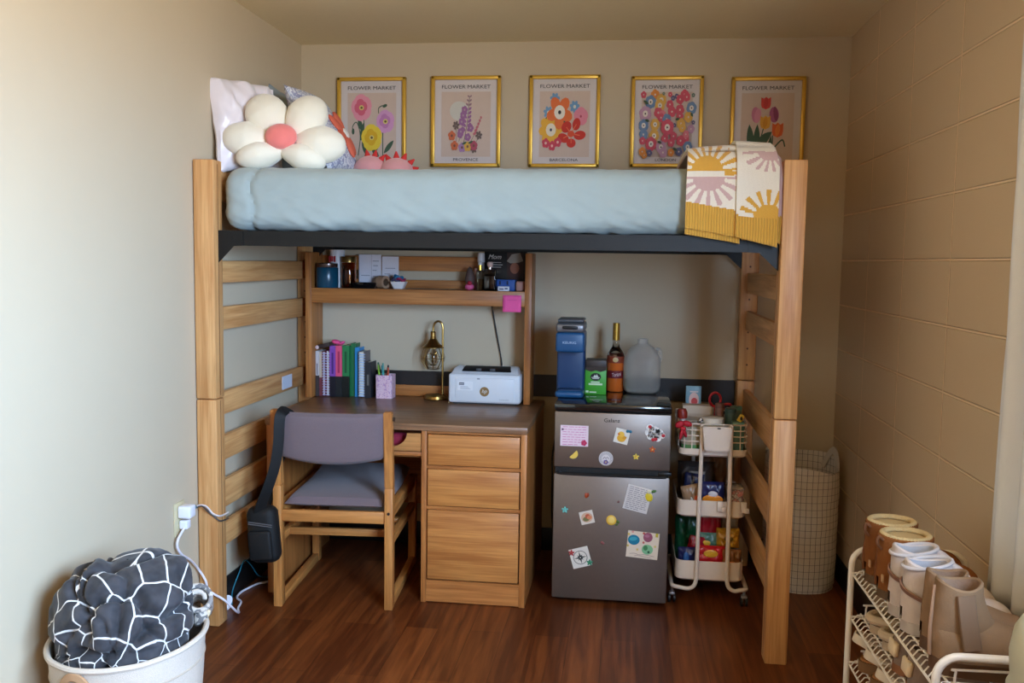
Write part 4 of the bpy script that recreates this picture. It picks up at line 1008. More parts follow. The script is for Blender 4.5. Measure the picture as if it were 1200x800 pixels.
magnet('lemon_wedge_magnet', 'yellow lemon wedge magnet below the pink letter', 1.378, .629, lambda t, cx, cz, y: (obj('wedge', B().prism([(cx + .020 * math.cos(a) , y, cz + .020 * math.sin(a)) for a in [rad(-150 + 180 * k / 12 + 15) for k in range(13)]], (0, -.004, 0)), M((232, 196, 90), rough=.4), t)), None)
def disc(t, cx, cz, y):
    obj('disc', B().cyl((cx, y - .003, cz), (cx, y, cz), .029, n=32), M((206, 198, 196), rough=.5), t)
    a = Art((cx, y - .003, cz), (1, 0, 0), (0, 0, 1), base=.0003)
    for k in range(24): 
        q = k * math.pi / 12; a.ell(.024 * math.cos(q), .024 * math.sin(q), .0022, .0012, (120, 112, 120), q + 1.57, 6)
    a.ell(0, 0, .0195, .0195, (150, 142, 146), n=28); a.ell(0, 0, .018, .018, (216, 208, 206), n=28); a.line([(-.012, -.002), (-.006, .006), (0, .001), (.006, .006), (.012, -.002)], .0022, (120, 110, 120)); a.flower(.0, -.014, .010, (110, 84, 140), (226, 190, 90), 5)
    obj('printed_face', a.b, a.mats, t, smooth=0, recalc=False)
magnet('round_magnet', 'round grey white magnet with a purple flower at the freezer door bottom', 1.512, .615, disc, None)
magnet('flower_magnet', 'tiny yellow flower magnet right of the round white one', 1.633, .627, star((232, 206, 90), cc=(220, 150, 50)), None)
magnet('flower_magnet', 'small orange flower magnet below the slogan sticker', 1.698, .660, star((206, 96, 40), cc=(230, 180, 120)), None)
def d3(a, w, h): scribble(a, w, h, 12, (120, 112, 116), seed=5)
note('letter', 'white handwritten note held by a lemon magnet on the lower door', 1.644, .453, .100, .104, -.22, (216, 208, 204), d3)
magnet('lemon_magnet', 'yellow lemon magnet on the corner of the handwritten note', 1.690, .468, blob([('lemon', 0, -.004, .015, .019, (222, 196, 50), .3, .001), ('blossom', 0, .018, .010, .008, (226, 220, 190), 0, .002), ('leaf', .018, .020, .012, .006, (70, 110, 50), .3, .001)]), None, y=MAGF - .001)
def d4(a, w, h): a.ell(0, 0, .024, .021, (206, 168, 140)); a.ell(-.004, -.006, .014, .010, (120, 116, 70)); a.ell(.004, .004, .010, .010, (190, 90, 60)); a.ell(.010, -.002, .010, .008, (214, 130, 90))
note('drawing_card', 'small card with an orange fruit painting on the lower door', 1.440, .366, .056, .054, .26, (218, 206, 192), d4, 'card')
magnet('citrus_magnet', 'round yellow citrus slice magnet in the middle of the lower door', 1.540, .360, blob([('slice', 0, 0, .021, .021, (230, 180, 60), 0, 0), ('pulp', 0, 0, .015, .015, (240, 206, 110), 0, .0016), ('leaf', .027, -.006, .006, .008, (80, 104, 40), .6, 0), ('leaf', .022, -.018, .006, .004, (80, 104, 40), .2, 0)]), None)
magnet('flower_magnet', 'pale turquoise flower magnet at the left edge of the lower door', 1.349, .394, star((110, 190, 180), r=.013), None)
magnet('petal_magnet', 'dark orange petal magnet near the top of the lower door', 1.438, .458, blob([('petal', -.003, 0, .006, .011, (170, 70, 30), .1, 0), ('petal', .004, .002, .005, .010, (160, 60, 28), -.2, 0)]), None)
magnet('heart_magnet', 'dusky pink speck of a magnet below the citrus slice', 1.506, .263, blob([('lobe', -.003, .002, .006, .005, (150, 84, 80), .6, 0), ('lobe', .003, -.002, .006, .005, (140, 80, 78), .6, 0)]), None)
magnet('heart_magnet', 'faint brown pink magnet left of the handwritten note', 1.568, .438, blob([('lobe', 0, 0, .006, .004, (134, 86, 78), .6, 0)]), None)
def d5(a, w, h):
    a.ell(-.038, .018, .024, .021, (24, 120, 150), n=24); a.ell(-.040, .022, .016, .008, (60, 160, 180), .2); a.ell(.018, .035, .019, .020, (150, 80, 100), n=20); a.ell(.014, .040, .010, .006, (176, 110, 130)); a.ell(.020, -.016, .023, .021, (130, 186, 140), n=20); a.ell(.012, -.010, .009, .011, (70, 130, 80)); a.ell(.026, -.026, .005, .005, (40, 90, 60))
    for u, v, c in ((-.060, .04, (220, 190, 90)), (-.06, -.008, (210, 180, 90)), (.0, .05, (190, 70, 60)), (.05, .0, (214, 190, 110)), (-.02, -.02, (220, 190, 110)), (-.045, .052, (220, 150, 140)), (.002, .012, (200, 100, 90))): a.flower(u, v, .005, c, None, 5)
    a.rect(.048, .058, .040, .056, (190, 170, 50)); a.line([(-.05, -.040), (-.03, -.037), (-.01, -.041), (.01, -.038), (.05, -.042)], .0016, (150, 120, 120)); a.line([(-.03, -.047), (-.01, -.045), (.04, -.050)], .0016, (150, 120, 120))
note('planet_card', 'large cream card with blue, plum and green planets on the lower door', 1.670, .262, .128, .110, -.07, (226, 208, 186), d5, 'card')
def d6(a, w, h):
    K = (32, 30, 30); P = (222, 212, 198); a.ell(0, 0, .029, .029, K, n=32); a.ell(0, 0, .0268, .0268, P, n=32)
    for k in range(8):
        q = k * math.pi / 4; L = .027 if k % 2 == 0 else .016; d = (math.cos(q), math.sin(q)); n = (-d[1], d[0]); a.poly([(d[0] * L, d[1] * L), (n[0] * .005, n[1] * .005), (0, 0), (-n[0] * .005, -n[1] * .005)], K)
    a.ell(0, 0, .0022, .0022, P)
note('compass_card', 'white card with a black compass rose, lower left of the lower door', 1.417, .196, .080, .082, .28, (222, 212, 200), d6, 'card')
magnet('flower_magnet', 'red flower magnet on the compass card corner', 1.380, .214, star((176, 60, 56), r=.012), None, y=MAGF - .001)
magnet('flower_magnet', 'green flower magnet on the compass card corner', 1.456, .178, star((60, 140, 100), r=.012), None, y=MAGF - .001)

# ------------------------------------------------------------------ on top of the fridge
T = .8355
BLUE = M((32, 80, 124), rough=.38, var=.04); GREYM = M((120, 118, 120), rough=.35, metal=.5)
t = thing('coffee_maker', 'slim blue single cup coffee maker on the fridge top', 'coffee maker', (1.347, -.43, T))
x0, x1 = 1.287, 1.407
obj('body', B().box(x0, x1, -.452, -.33, T, T + .28, .012, 3), M((26, 58, 98), rough=.4), t)
obj('base', B().box(x0 - .001, x1 + .001, -.535, -.33, T, T + .030, .014, 3), BLUE, t)
obj('drip_grid', B().box(x0 + .014, x1 - .014, -.522, -.455, T + .0305, T + .034), M((30, 60, 100), rough=.4), t)
hd = obj('head', B().box(x0 - .001, x1 + .001, -.535, -.330, T + .194, T + .278, .012, 3), BLUE, t)
ld = obj('lid', B().box(x0 - .001, x1 + .001, -.537, -.330, T + .2785, T + .318, .012, 3), GREYM, t)
obj('lid_top', B().box(x0 + .004, x1 - .004, -.505, -.333, T + .3185, T + .333, .007, 3), M((84, 84, 88), rough=.4), t)
obj('handle_slot', B().box(x0 + .026, x1 - .028, -.5395, -.534, T + .292, T + .306, .005, 3), M((26, 26, 28), rough=.3), ld)
b = B(); text_b(b, 'KEURIG', (1.345, -.5355, T + .236), (1, 0, 0), (0, 0, 1), width=.056, height=.010); obj('brand_lettering', b, M((170, 190, 214)), hd, smooth=0, recalc=False)
t = thing('coffee_pod_box', 'bright green carton of coffee pods on the fridge top', 'box', (1.453, -.36, T))
obj('carton', B().box(1.408, 1.500, -.405, -.305, T, T + .110, .002), M((66, 160, 44), rough=.45), t)
obj('dark_top', B().box(1.4085, 1.4995, -.395, -.306, T + .1105, T + .150, .003), M((62, 48, 40), rough=.5), t)
a = Art((1.454, -.405, T), (1, 0, 0), (0, 0, 1))
a.poly([(-.046, .108), (-.046, .122), (.046, .122), (.046, .108), (.02, .100), (.0, .106), (-.02, .100)], (58, 44, 36))
a.ell(0, .078, .023, .017, (30, 34, 30), n=24); a.poly([(-.012, .074), (-.004, .088), (0, .082), (.005, .090), (.014, .074)], (200, 210, 200)); a.rect(-.018, .018, .074, .0765, (226, 230, 224)); a.rect(-.014, .014, .069, .0712, (226, 230, 224))
for k, (u0, u1, v, h) in enumerate(((-.020, .018, .052, .006), (-.030, .030, .042, .008), (-.042, -.030, .008, .010), (-.026, .004, .008, .006))): a.rect(u0, u1, v, v + h, (206, 226, 190))
obj('printed_front', a.b, a.mats, t, smooth=0, recalc=False)
t = thing('syrup_bottle', 'tall bottle of amber syrup with a gold neck on the fridge top', 'bottle', (1.537, -.26, T))
bx, by = 1.537, -.258
pr = [(0, T), (.036, T), (.0385, T + .006), (.0385, T + .150), (.037, T + .165), (.026, T + .185), (.016, T + .200), (.014, T + .225), (.0135, T + .300), (0, T + .300)]
obj('glass', B().lathe(pr[3:], (bx, by, 0), n=32), glass((255, 246, 236), .03), t)
obj('syrup', B().lathe([(0, T), (.036, T), (.0385, T + .006), (.0385, T + .1495), (0, T + .1495)], (bx, by, 0), n=32), M((206, 100, 38), rough=.08, coat=.5), t)
obj('neck_foil', B().lathe([(.0145, T + .228), (.0165, T + .228), (.0155, T + .305), (.0, T + .307)], (bx, by, 0), n=24), M((176, 136, 56), rough=.35, metal=.7), t)
b = B().lathe([(.0392, T + .060), (.0396, T + .060), (.0396, T + .094), (.0392, T + .094)], (bx, by, 0), n=40); lb = obj('label_band', b, M((110, 18, 28), rough=.5), t)
b = B(); text_b(b, 'Torani', (bx + .006, by - .0402, T + .078), (1, .1, .18), (-.18, 0, 1), width=.040, height=.017, shear=.3); obj('label_lettering', b, M((230, 200, 200)), lb, smooth=0, recalc=False)
b = B().lathe([(.0390, T + .128), (.0394, T + .128), (.0394, T + .158), (.0388, T + .158)], (bx, by, 0), n=40); obj('crest_band', b, M((130, 54, 30), rough=.5), t)
obj('crest', B().ell((bx, by - .0392, T + .143), (.013, .002, .011), n=14), M((206, 176, 120), rough=.4), t)
t = thing('water_jug', 'translucent plastic gallon jug a third full of water', 'jug', (1.655, -.155, T))
jx, jy = 1.655, -.268 + .0
pr = [(0, T), (.066, T), (.078, T + .010), (.082, T + .030), (.082, T + .125), (.080, T + .150), (.068, T + .180), (.044, T + .204), (.026, T + .214), (.022, T + .222), (.022, T + .236), (.019, T + .238)]
def jugmat():
    m, nt, bs = newmat('jug_plastic'); nt.nodes.remove(bs)
    tr = nt.nodes.new('ShaderNodeBsdfTransparent'); tl = nt.nodes.new('ShaderNodeBsdfTranslucent'); df = nt.nodes.new('ShaderNodeBsdfPrincipled')
    tl.inputs[0].default_value = (.85, .84, .82, 1); df.inputs['Base Color'].default_value = (.74, .72, .69, 1); df.inputs['Roughness'].default_value = .35
    a1 = nt.nodes.new('ShaderNodeMixShader'); a1.inputs[0].default_value = .55; nt.links.new(tl.outputs[0], a1.inputs[1]); nt.links.new(df.outputs[0], a1.inputs[2])
    lw = nt.nodes.new('ShaderNodeLayerWeight'); lw.inputs[0].default_value = .35
    mp = nt.nodes.new('ShaderNodeMapRange'); mp.inputs[3].default_value = .33; mp.inputs[4].default_value = .85; nt.links.new(lw.outputs['Facing'], mp.inputs[0])
    a2 = nt.nodes.new('ShaderNodeMixShader'); nt.links.new(mp.outputs[0], a2.inputs[0]); nt.links.new(tr.outputs[0], a2.inputs[1]); nt.links.new(a1.outputs[0], a2.inputs[2])
    nt.links.new(a2.outputs[0], nt.nodes['Material Output'].inputs[0]); return m
obj('jug', B().lathe(pr, (jx, jy, 0), n=40, power=3), jugmat(), t, smooth=60)
obj('water', B().lathe([(0, T + .002), (.064, T + .002), (.076, T + .012), (.080, T + .030), (.080, T + .062), (0, T + .062)], (jx, jy, 0), n=40, power=3), M((206, 214, 216), rough=.03, trans=.9, ior=1.33), t, smooth=60)
b = B(); b.tube(cat([(jx + .05, jy + .03, T + .19), (jx + .075, jy + .05, T + .185), (jx + .082, jy + .052, T + .15), (jx + .07, jy + .045, T + .11)], 6), .009, n=10); obj('grip', b, jugmat(), t)
# ------------------------------------------------------------------ white rolling cart with snacks
CWH = M((222, 206, 190), rough=.45, var=.03)
cx0, cx1, cy0, cy1 = 1.806, 2.082, -.630, -.250
ct = thing('rolling_cart', 'white three tier rolling cart between the fridge and the bed end', 'cart', ((cx0 + cx1) / 2, (cy0 + cy1) / 2, 0))
def rrect(x0, x1, y0, y1, r, z, n=6):
    P = []
    for cx, cy, a0 in ((x1 - r, y1 - r, 0), (x0 + r, y1 - r, 90), (x0 + r, y0 + r, 180), (x1 - r, y0 + r, 270)):
        for k in range(n + 1): a = rad(a0 + 90 * k / n); P.append((cx + r * math.cos(a), cy + r * math.sin(a), z))
    return P
def tray(z0, z1, th=.003):
    b = B(); t = bmesh.new(); rings = []
    for z, ins in ((z0 + .003, .006), (z0, .012), (z0, .014)): pass
    spec = [(z0, .010), (z0 + .008, 0), (z1, 0), (z1, th), (z0 + .010, th), (z0 + .004, th + .008)]
    for z, ins in spec: rings.append([t.verts.new(p) for p in rrect(cx0 + ins, cx1 - ins, cy0 + ins, cy1 - ins, .035 - ins * .5, z)])
    n = len(rings[0])
    for a, c in zip(rings, rings[1:]):
        for k in range(n): t.faces.new((a[k], a[(k + 1) % n], c[(k + 1) % n], c[k]))
    t.faces.new(rings[0][::-1]); t.faces.new(rings[-1]); b._m(t); return b
T1, T2, T3 = .628, .375, .108
for z0, z1 in ((T1, .660), (T2, .446), (T3, .192)): obj('tier_tray', tray(z0, z1), CWH, ct)
for z in (.690, .714, .738, .762):
    obj('basket_wire', B().tube(rrect(cx0 + .002, cx1 - .002, cy0 + .002, cy1 - .002, .033, z), .0026 if z < .76 else .0036, n=6, closed=True), CWH, ct)
b = B()
for (x, y) in [(cx0 + .05, cy0), (cx1 - .03, cy0), (cx0 + .02, cy0), (cx0, cy0 + .06), (cx0, cy1 - .06), (cx1, cy0 + .06), (cx1, cy1 - .06), (cx0 + .05, cy1), (cx1 - .05, cy1)]:
    obj('basket_wire', B().tube([(x + .002 * ((x < 1.9) - (x > 1.99)), y + .002, .655), (x + .002 * ((x < 1.9) - (x > 1.99)), y + .002, .762)], .0022, n=6), CWH, ct)
for yy, sg in ((cy0 - .010, -1), (cy1 + .010, 1)):
    for xl, s in ((1.896, -1), (2.012, 1)):
        xo = (cx0 - .012) if s < 0 else (cx1 + .014)
        P = [(xl, yy, .766), (xl, yy, .60), (xl + s * .002, yy, .40), (xl + s * .003, yy, .2), (xl + s * .004, yy, .125), (xl + s * .012, yy, .092), (xl + s * .035, yy, .078), (xo - s * .03, yy, .082), (xo - s * .006, yy - sg * .008, .084), (xo, yy - sg * .035, .085), (xo, (cy0 + cy1) / 2, .085)]
        obj('tube_leg', B().tube(cat(P, 6), .0085, n=12), CWH, ct)
for x, y in ((cx0 - .008, cy0 + .03), (cx1 + .010, cy0 + .03), (cx0 - .008, cy1 - .03), (cx1 + .010, cy1 - .03)):
    c = obj('caster', B().cyl((x, y, .045), (x, y, .078), .006, n=10).box(x - .012, x + .012, y - .014, y + .014, .036, .048, .004), M((170, 166, 164), rough=.3, metal=.6), ct)
    for dx in (-.010, .010): obj('wheel', B().cyl((x + dx - .004, y, .0215), (x + dx + .004, y, .0215), .0215, n=20, bev=.003), M((30, 28, 30), rough=.4), c)
for x in (1.978, 2.072): obj('hook', B().box(x - .012, x + .012, cy0 - .014, cy0 - .001, .405, .450, .004).box(x + .004, x + .022, cy0 - .018, cy0 - .008, .405, .425, .003), CWH, ct)
# bin clipped on the front of the top basket
t = thing('hanging_bin', 'white square cup hooked on the front of the cart basket', 'bin', (1.954, -.665, .66))
b = B(); b.prism([(1.905, -.690, .664), (2.003, -.690, .664), (2.011, -.690, .762), (1.894, -.690, .762)], (0, .038, 0), bev=.004); obj('cup', b, CWH, t)
obj('slot', B().ell((1.958, -.6905, .757), (.008, .002, .003), n=10), M((60, 44, 40)), t)
# top tier contents
Z1 = T1 + .0105
def jar(name, label, cat_, x, y, z, r, h, c, lidc=None, lidh=.016, rr=.4, n=24, power=None, lidr=1.03):
    t = thing(name, label, cat_, (x, y, z), 0, 'things in the cart')
    obj('body', B().lathe([(0, z), (r * .94, z), (r, z + .006), (r, z + h - .006), (r * .95, z + h), (0, z + h)], (x, y, 0), n=n, power=power), M(c, rough=rr), t)
    if lidc: obj('lid', B().lathe([(0, z + h + .0005), (r * lidr, z + h + .0005), (r * lidr, z + h + lidh - .002), (r * lidr - .003, z + h + lidh), (0, z + h + lidh)], (x, y, 0), n=n, power=power), M(lidc, rough=.4), t)
    return t
jar('food_tub', 'clear green based tub with a pale lid at the cart basket left', 'tub', 1.858, -.560, Z1, .040, .030, (96, 150, 90), (190, 176, 150), .075)
jar('mug', 'white and green mug with a wide rim behind the hanging cup', 'mug', 1.945, -.545, Z1, .044, .118, (130, 150, 70), (226, 214, 196), .022)
jar('tumbler', 'tall sea green tumbler at the right front corner of the basket', 'tumbler', 2.045, -.575, Z1, .026, .130, (96, 138, 124), None, power=4)
jar('bottle', 'dusty teal bottle standing behind the sea green tumbler', 'bottle', 2.025, -.48, Z1, .024, .150, (70, 96, 92), (60, 84, 84), .02)
jar('bottle', 'olive bottle at the right of the dusty teal one', 'bottle', 2.055, -.42, Z1, .024, .155, (92, 96, 60), (86, 120, 96), .015)
jar('shaker', 'pinkish spice shaker between the white carton and teal bottle', 'shaker', 1.985, -.42, Z1, .018, .16, (150, 110, 100), (130, 92, 84), .02)
jar('pot', 'grey lidded pot behind the clear tub', 'pot', 1.860, -.45, Z1, .046, .105, (150, 140, 128), (172, 160, 146), .012)
t = thing('carton', 'long cream carton at the back of the cart basket', 'box', (1.90, -.32, Z1)); obj('box', B().box(1.835, 1.962, -.345, -.285, Z1, Z1 + .155, .003), M((206, 186, 164), rough=.6), t); obj('flap', B().box(1.836, 1.961, -.346, -.3445, Z1 + .120, Z1 + .153), M((216, 198, 176), rough=.6), t)
t = thing('snack_pack', 'light blue and pink pouch leaning up behind the cream carton', 'packet', (1.885, -.268, Z1)); obj('pouch', B().box(1.850, 1.918, -.282, -.270, Z1, Z1 + .232, .004), M((120, 160, 178), rough=.4), t)
a = Art((1.884, -.2822, Z1 + .17), (1, 0, 0), (0, 0, 1)); a.ell(.002, .0, .022, .034, (220, 190, 186)); a.ell(.004, -.006, .014, .016, (200, 80, 80)); a.rect(-.016, .020, .034, .040, (216, 206, 206)); obj('print', a.b, a.mats, t, smooth=0, recalc=False)
t = thing('scissors', 'red handled scissors standing in the cart basket', 'scissors', (1.985, -.35, Z1))
RED = M((176, 26, 40), rough=.35)
for x, z, s in ((1.972, Z1 + .185, 1),): obj('finger_ring', B().tube([(x + .024 * math.cos(q), -.352, z + .030 * math.sin(q)) for q in [2 * math.pi * i / 20 for i in range(20)]], .0055, n=8, closed=True), RED, t)
obj('finger_ring', B().tube(cat([(1.99, -.352, Z1 + .155), (2.01, -.352, Z1 + .165), (2.035, -.352, Z1 + .166), (2.045, -.352, Z1 + .150), (2.02, -.352, Z1 + .145), (1.99, -.352, Z1 + .15)], 5), .0055, n=8), RED, t)
obj('handle', B().box(1.968, 1.980, -.358, -.346, Z1 + .09, Z1 + .156, .004), RED, t)
obj('blade', B().box(1.970, 1.978, -.353, -.351, Z1, Z1 + .09, .001), M((180, 180, 184), rough=.25, metal=1), t)
t = thing('bottle_cleaner', 'white and red nozzle bottle leaning over the basket left rim', 'bottle', (1.815, -.50, Z1))
obj('body', B().lathe([(0, 0), (.018, 0), (.020, .05), (.013, .10), (.010, .125), (0, .125)], (1.838, -.505, Z1), rot=R3(-.10, 'Y')), M((208, 196, 186), rough=.4), t)
obj('cap', B().lathe([(0, .126), (.020, .126), (.022, .150), (.016, .165), (0, .168)], (1.838, -.505, Z1), rot=R3(-.10, 'Y')), M((150, 44, 30), rough=.4), t)
t = thing('gift_bow', 'crimson ribbon bow tied on the left front corner of the basket', 'bow', (1.815, -.645, .72))
for dx, dz, rx, rz, a in ((-.014, .018, .020, .014, .5), (.016, .022, .020, .012, -.3), (.0, .0, .012, .010, 0), (-.006, -.022, .008, .024, -.2), (.008, -.018, .007, .018, .3)):
    obj('loop', B().ell((1.820 + dx, -.642, .742 + dz), (rx, .009, rz), R3(-a, 'Y'), n=12), M((176, 24, 42), rough=.6), t)
t = thing('banana_clip', 'yellow and black clip on the right rim of the basket', 'clip', (2.060, -.58, .765)); obj('arm', B().box(2.043, 2.063, -.60, -.585, .770, .802, .004, rot=R3(.5, 'Y')), M((216, 176, 50), rough=.4), t); obj('eye', B().ell((2.054, -.601, .786), (.005, .002, .008), n=8), M((40, 34, 26)), t)
single('marble', B().ell((1.893, -.60, .7725), (.010, .010, .010), n=14), mottled([(220, 210, 200), (40, 36, 36), (220, 210, 200)], 60, .3), 'speckled bead sitting beside the hanging cup rim', 'bead')
# crinkled snack bags
def bag(label, x, y, z, w, d, h, c, art=None, rz=0, seed=0, tilt=0, name='snack_bag', grp='snack bags in the cart'):
    t = thing(name, label, 'snack bag', (x, y, z), 0, grp)
    R = R3(rz, 'Z') @ R3(tilt, 'Y'); b = B()
    for side in (1, -1):
        def fn(i, j):
            u, v = i * 2 - 1, j * 2 - 1
            e = max(0, (1 - abs(u) ** 4) * (1 - abs(v) ** 4)) ** .55
            q = Vector((u * 3 + seed, v * 3, side * 2.0))
            k = side * d / 2 * e * (1 + .5 * noise.noise(q)) + .004 * noise.noise(q * 3)
            return Vector((x, y, z + h / 2)) + R @ Vector((u * w / 2 * (1 - .05 * noise.noise(Vector((v * 2, seed, 1)))), k, v * h / 2))
        b.grid(fn, 18, 18)
    obj('wrapper', b, M(c, rough=.28, spec=.6, var=.15, scale=18), t, doub=.0006)
    if art:
        for u, v, ru, rv, cc in art:
            e = max(0, (1 - abs(u) ** 4) * (1 - abs(v) ** 4)) ** .55
            p = Vector((x, y, z + h / 2)) + R @ Vector((u * w / 2, -d / 2 * e * 1.18, v * h / 2))
            obj('print', B().ell(p, (ru, .004, rv), R, n=14), M(cc, rough=.3), t)
    return t
Z2 = T2 + .0105
bag('navy and orange snack bag with a white emblem on the middle tier', 1.952, -.575, Z2, .098, .035, .128, (24, 32, 86), [(0, -.10, .043, .022, (226, 140, 30)), (0, .25, .020, .014, (206, 206, 214))], seed=1)
bag('cream wrapper with an orange patch at the left of the middle tier', 1.870, -.585, Z2, .075, .030, .115, (150, 120, 92), [(.45, -.25, .016, .026, (206, 80, 30)), (-.1, -.3, .006, .028, (206, 196, 180))], seed=2, tilt=-.25)
bag('navy blue packet behind the cream wrapper', 1.875, -.53, Z2, .08, .035, .150, (26, 34, 70), None, seed=3, tilt=.1)
bag('grey foil pouch standing between the two navy bags', 1.895, -.47, Z2, .07, .03, .145, (150, 140, 130), None, seed=4)
bag('dark foil bag lying at the back of the middle tier', 1.90, -.36, Z2, .16, .08, .165, (72, 62, 58), [(.1, .3, .02, .014, (60, 70, 110))], seed=5)
bag('brown paper pouch at the back right of the middle tier', 1.98, -.33, Z2, .11, .05, .19, (120, 92, 70), None, seed=6, rz=.15)
t = thing('berry_box', 'clear plastic punnet on the right of the middle tier', 'punnet', (2.045, -.57, Z2))
b = B(); b.prism([(2.015, -.61, Z2), (2.068, -.61, Z2), (2.074, -.61, Z2 + .105), (2.008, -.61, Z2 + .105)], (0, .09, 0), bev=.004); obj('tub', b, mottled([(170, 158, 148), (206, 196, 184), (120, 108, 100), (196, 120, 110), (190, 178, 166)], 70, .3), t)
obj('rim', B().box(2.006, 2.076, -.614, -.516, Z2 + .1055, Z2 + .113, .003), M((196, 188, 178), rough=.15, trans=.3), t)
Z3 = T3 + .0105
bag('bright red snack bag at the front centre of the bottom tier', 1.952, -.575, Z3, .115, .040, .125, (190, 26, 34), [(0, .55, .030, .016, (226, 170, 50)), (.05, -.15, .026, .012, (226, 100, 50))], seed=11)
bag('deep red upright packet standing behind the red bag', 1.955, -.47, Z3, .095, .04, .245, (176, 18, 36), None, seed=12)
bag('mustard yellow chip bag lying on the right of the bottom tier', 2.026, -.53, Z3 + .105, .095, .05, .085, (200, 146, 40), [(0, .1, .02, .012, (120, 90, 30))], seed=13)
bag('bronze wrapper full of nuts at the bottom right front', 2.038, -.58, Z3, .080, .034, .115, (140, 88, 42), [(0, .0, .016, .012, (210, 120, 50)), (-.4, .4, .010, .010, (90, 60, 40))], seed=14)
bag('dark green bag at the back left of the bottom tier', 1.862, -.45, Z3, .10, .05, .215, (20, 74, 44), None, seed=15)
bag('navy and purple packet at the bottom left front', 1.860, -.58, Z3, .082, .034, .115, (32, 36, 84), [(-.2, .3, .012, .026, (40, 90, 150)), (.3, -.4, .010, .012, (190, 180, 190))], seed=16)
bag('crimson wrapper between the navy packet and red bag', 1.892, -.535, Z3, .07, .03, .150, (150, 20, 40), [(-.1, .2, .014, .012, (200, 190, 150))], seed=17, tilt=.15)
bag('teal and yellow bag peeking above the front red bag', 1.945, -.525, Z3, .08, .03, .165, (84, 130, 118), [(-.2, .5, .018, .012, (226, 190, 60))], seed=18)
bag('silver foil bag behind the mustard chip bag', 2.035, -.43, Z3, .09, .05, .225, (150, 140, 120), None, seed=19)

# ------------------------------------------------------------------ grid print laundry hamper
def grid_mat(base, line, na, pitch, wa=.07, cx=0, cy=0):
    m, nt, b = newmat('grid_cloth'); b.inputs['Roughness'].default_value = .9
    tc = nt.nodes.new('ShaderNodeTexCoord'); sp = nt.nodes.new('ShaderNodeSeparateXYZ'); nt.links.new(tc.outputs['Object'], sp.inputs[0])
    def mth(op, a, b_=None):
        n = nt.nodes.new('ShaderNodeMath'); n.operation = op
        for i, v in enumerate((a, b_)):
            if v is None: continue
            if isinstance(v, (int, float)): n.inputs[i].default_value = v
            else: nt.links.new(v, n.inputs[i])
        return n.outputs[0]
    ang = mth('ARCTAN2', sp.outputs[1], sp.outputs[0]); la = mth('LESS_THAN', mth('FRACT', mth('MULTIPLY', mth('ADD', ang, 7.0), na / (2 * math.pi))), wa)
    lz = mth('LESS_THAN', mth('FRACT', mth('MULTIPLY', mth('ADD', sp.outputs[2], 5.0), 1 / pitch)), wa)
    mx = nt.nodes.new('ShaderNodeMix'); mx.data_type = 'RGBA'; mx.inputs[6].default_value = (*lin(base), 1); mx.inputs[7].default_value = (*lin(line), 1)
    lz2 = mth('MULTIPLY', lz, .6)
    nt.links.new(mth('MAXIMUM', la, lz2), mx.inputs[0]); nt.links.new(mx.outputs[2], b.inputs['Base Color']); return m
hx, hy, hr, hh = 2.366, -.268, .158, .560
t = thing('laundry_hamper', 'tall white fabric hamper with a dark grid print in the corner', 'hamper', (hx, hy, 0))
def hfn(inner):
    def fn(i, j):
        a = 2 * math.pi * i; z = .002 + (hh - .002) * j
        zt = z + (.030 * math.cos(a - 2.2) + .012 * math.sin(3 * a)) * j ** 3
        r = hr * (1 + .018 * math.sin(a * 3 + z * 9) * j + .03 * noise.noise(Vector((math.cos(a) * 1.5, math.sin(a) * 1.5, z * 9))) + .012 * noise.noise(Vector((math.cos(a) * 4, math.sin(a) * 4, z * 26))) - .03 * math.exp(-((z - .06) / .03) ** 2) * 0)
        r -= .004 if inner else 0
        if z < .02: r *= .96
        return Vector((hx + r * math.cos(a), hy + r * math.sin(a), zt))
    return fn
GR = grid_mat((214, 204, 192), (46, 36, 36), 42, .0300, .072)
b = B(); b.grid(hfn(False), 72, 50, cu=True); b.grid(hfn(True), 72, 50, cu=True)
bt = bmesh.new(); bmesh.ops.create_circle(bt, cap_ends=True, segments=40, radius=hr * .96); b._m(bt, Matrix.Translation((hx, hy, .003)))
obj('body', b, GR, t, smooth=60, doub=.0004)
for cxh, a0, zz in ((0.30, 0.30, hh - .03), (3.5, 3.5, hh - .02)):
    P = []
    for k in range(9):
        s = k / 8; a = a0 - .45 + .9 * s; P.append((hx + (hr - .010) * math.cos(a), hy + (hr - .010) * math.sin(a), zz - .02 + .085 * math.sin(math.pi * s)))
    obj('handle', B().tube(cat(P, 4), .02, n=10, flat=(.016, .0025, (math.cos(a0), math.sin(a0), 0))), M((200, 190, 178), rough=.9), t)
# ------------------------------------------------------------------ white wire shoe rack
RW = M((226, 218, 208), rough=.35, var=.02)
rk = thing('shoe_rack', 'white wire shoe rack with three shelves along the block wall', 'rack', (2.36, -2.15, 0))
rx0, rx1, ry0, ry1, rtop = 2.212, 2.510, -2.500, -1.810, .640
for yy in (ry0, ry1):
    r = .045; P = [(rx0, yy, 0), (rx0, yy, .2), (rx0, yy, .4), (rx0, yy, rtop - r)]
    P2 = [(rx0 + r - r * math.cos(q), yy, rtop - r + r * math.sin(q)) for q in [math.pi / 2 * k / 6 for k in range(1, 7)]] + [(rx1 - r + r * math.sin(q), yy, rtop - r + r * math.cos(q)) for q in [math.pi / 2 * k / 6 for k in range(0, 7)]] + [(rx1, yy, .3), (rx1, yy, 0)]
    obj('end_frame', B().tube(P + P2, .0085, n=12), RW, rk)
SHELVES = (.578, .455, .325)
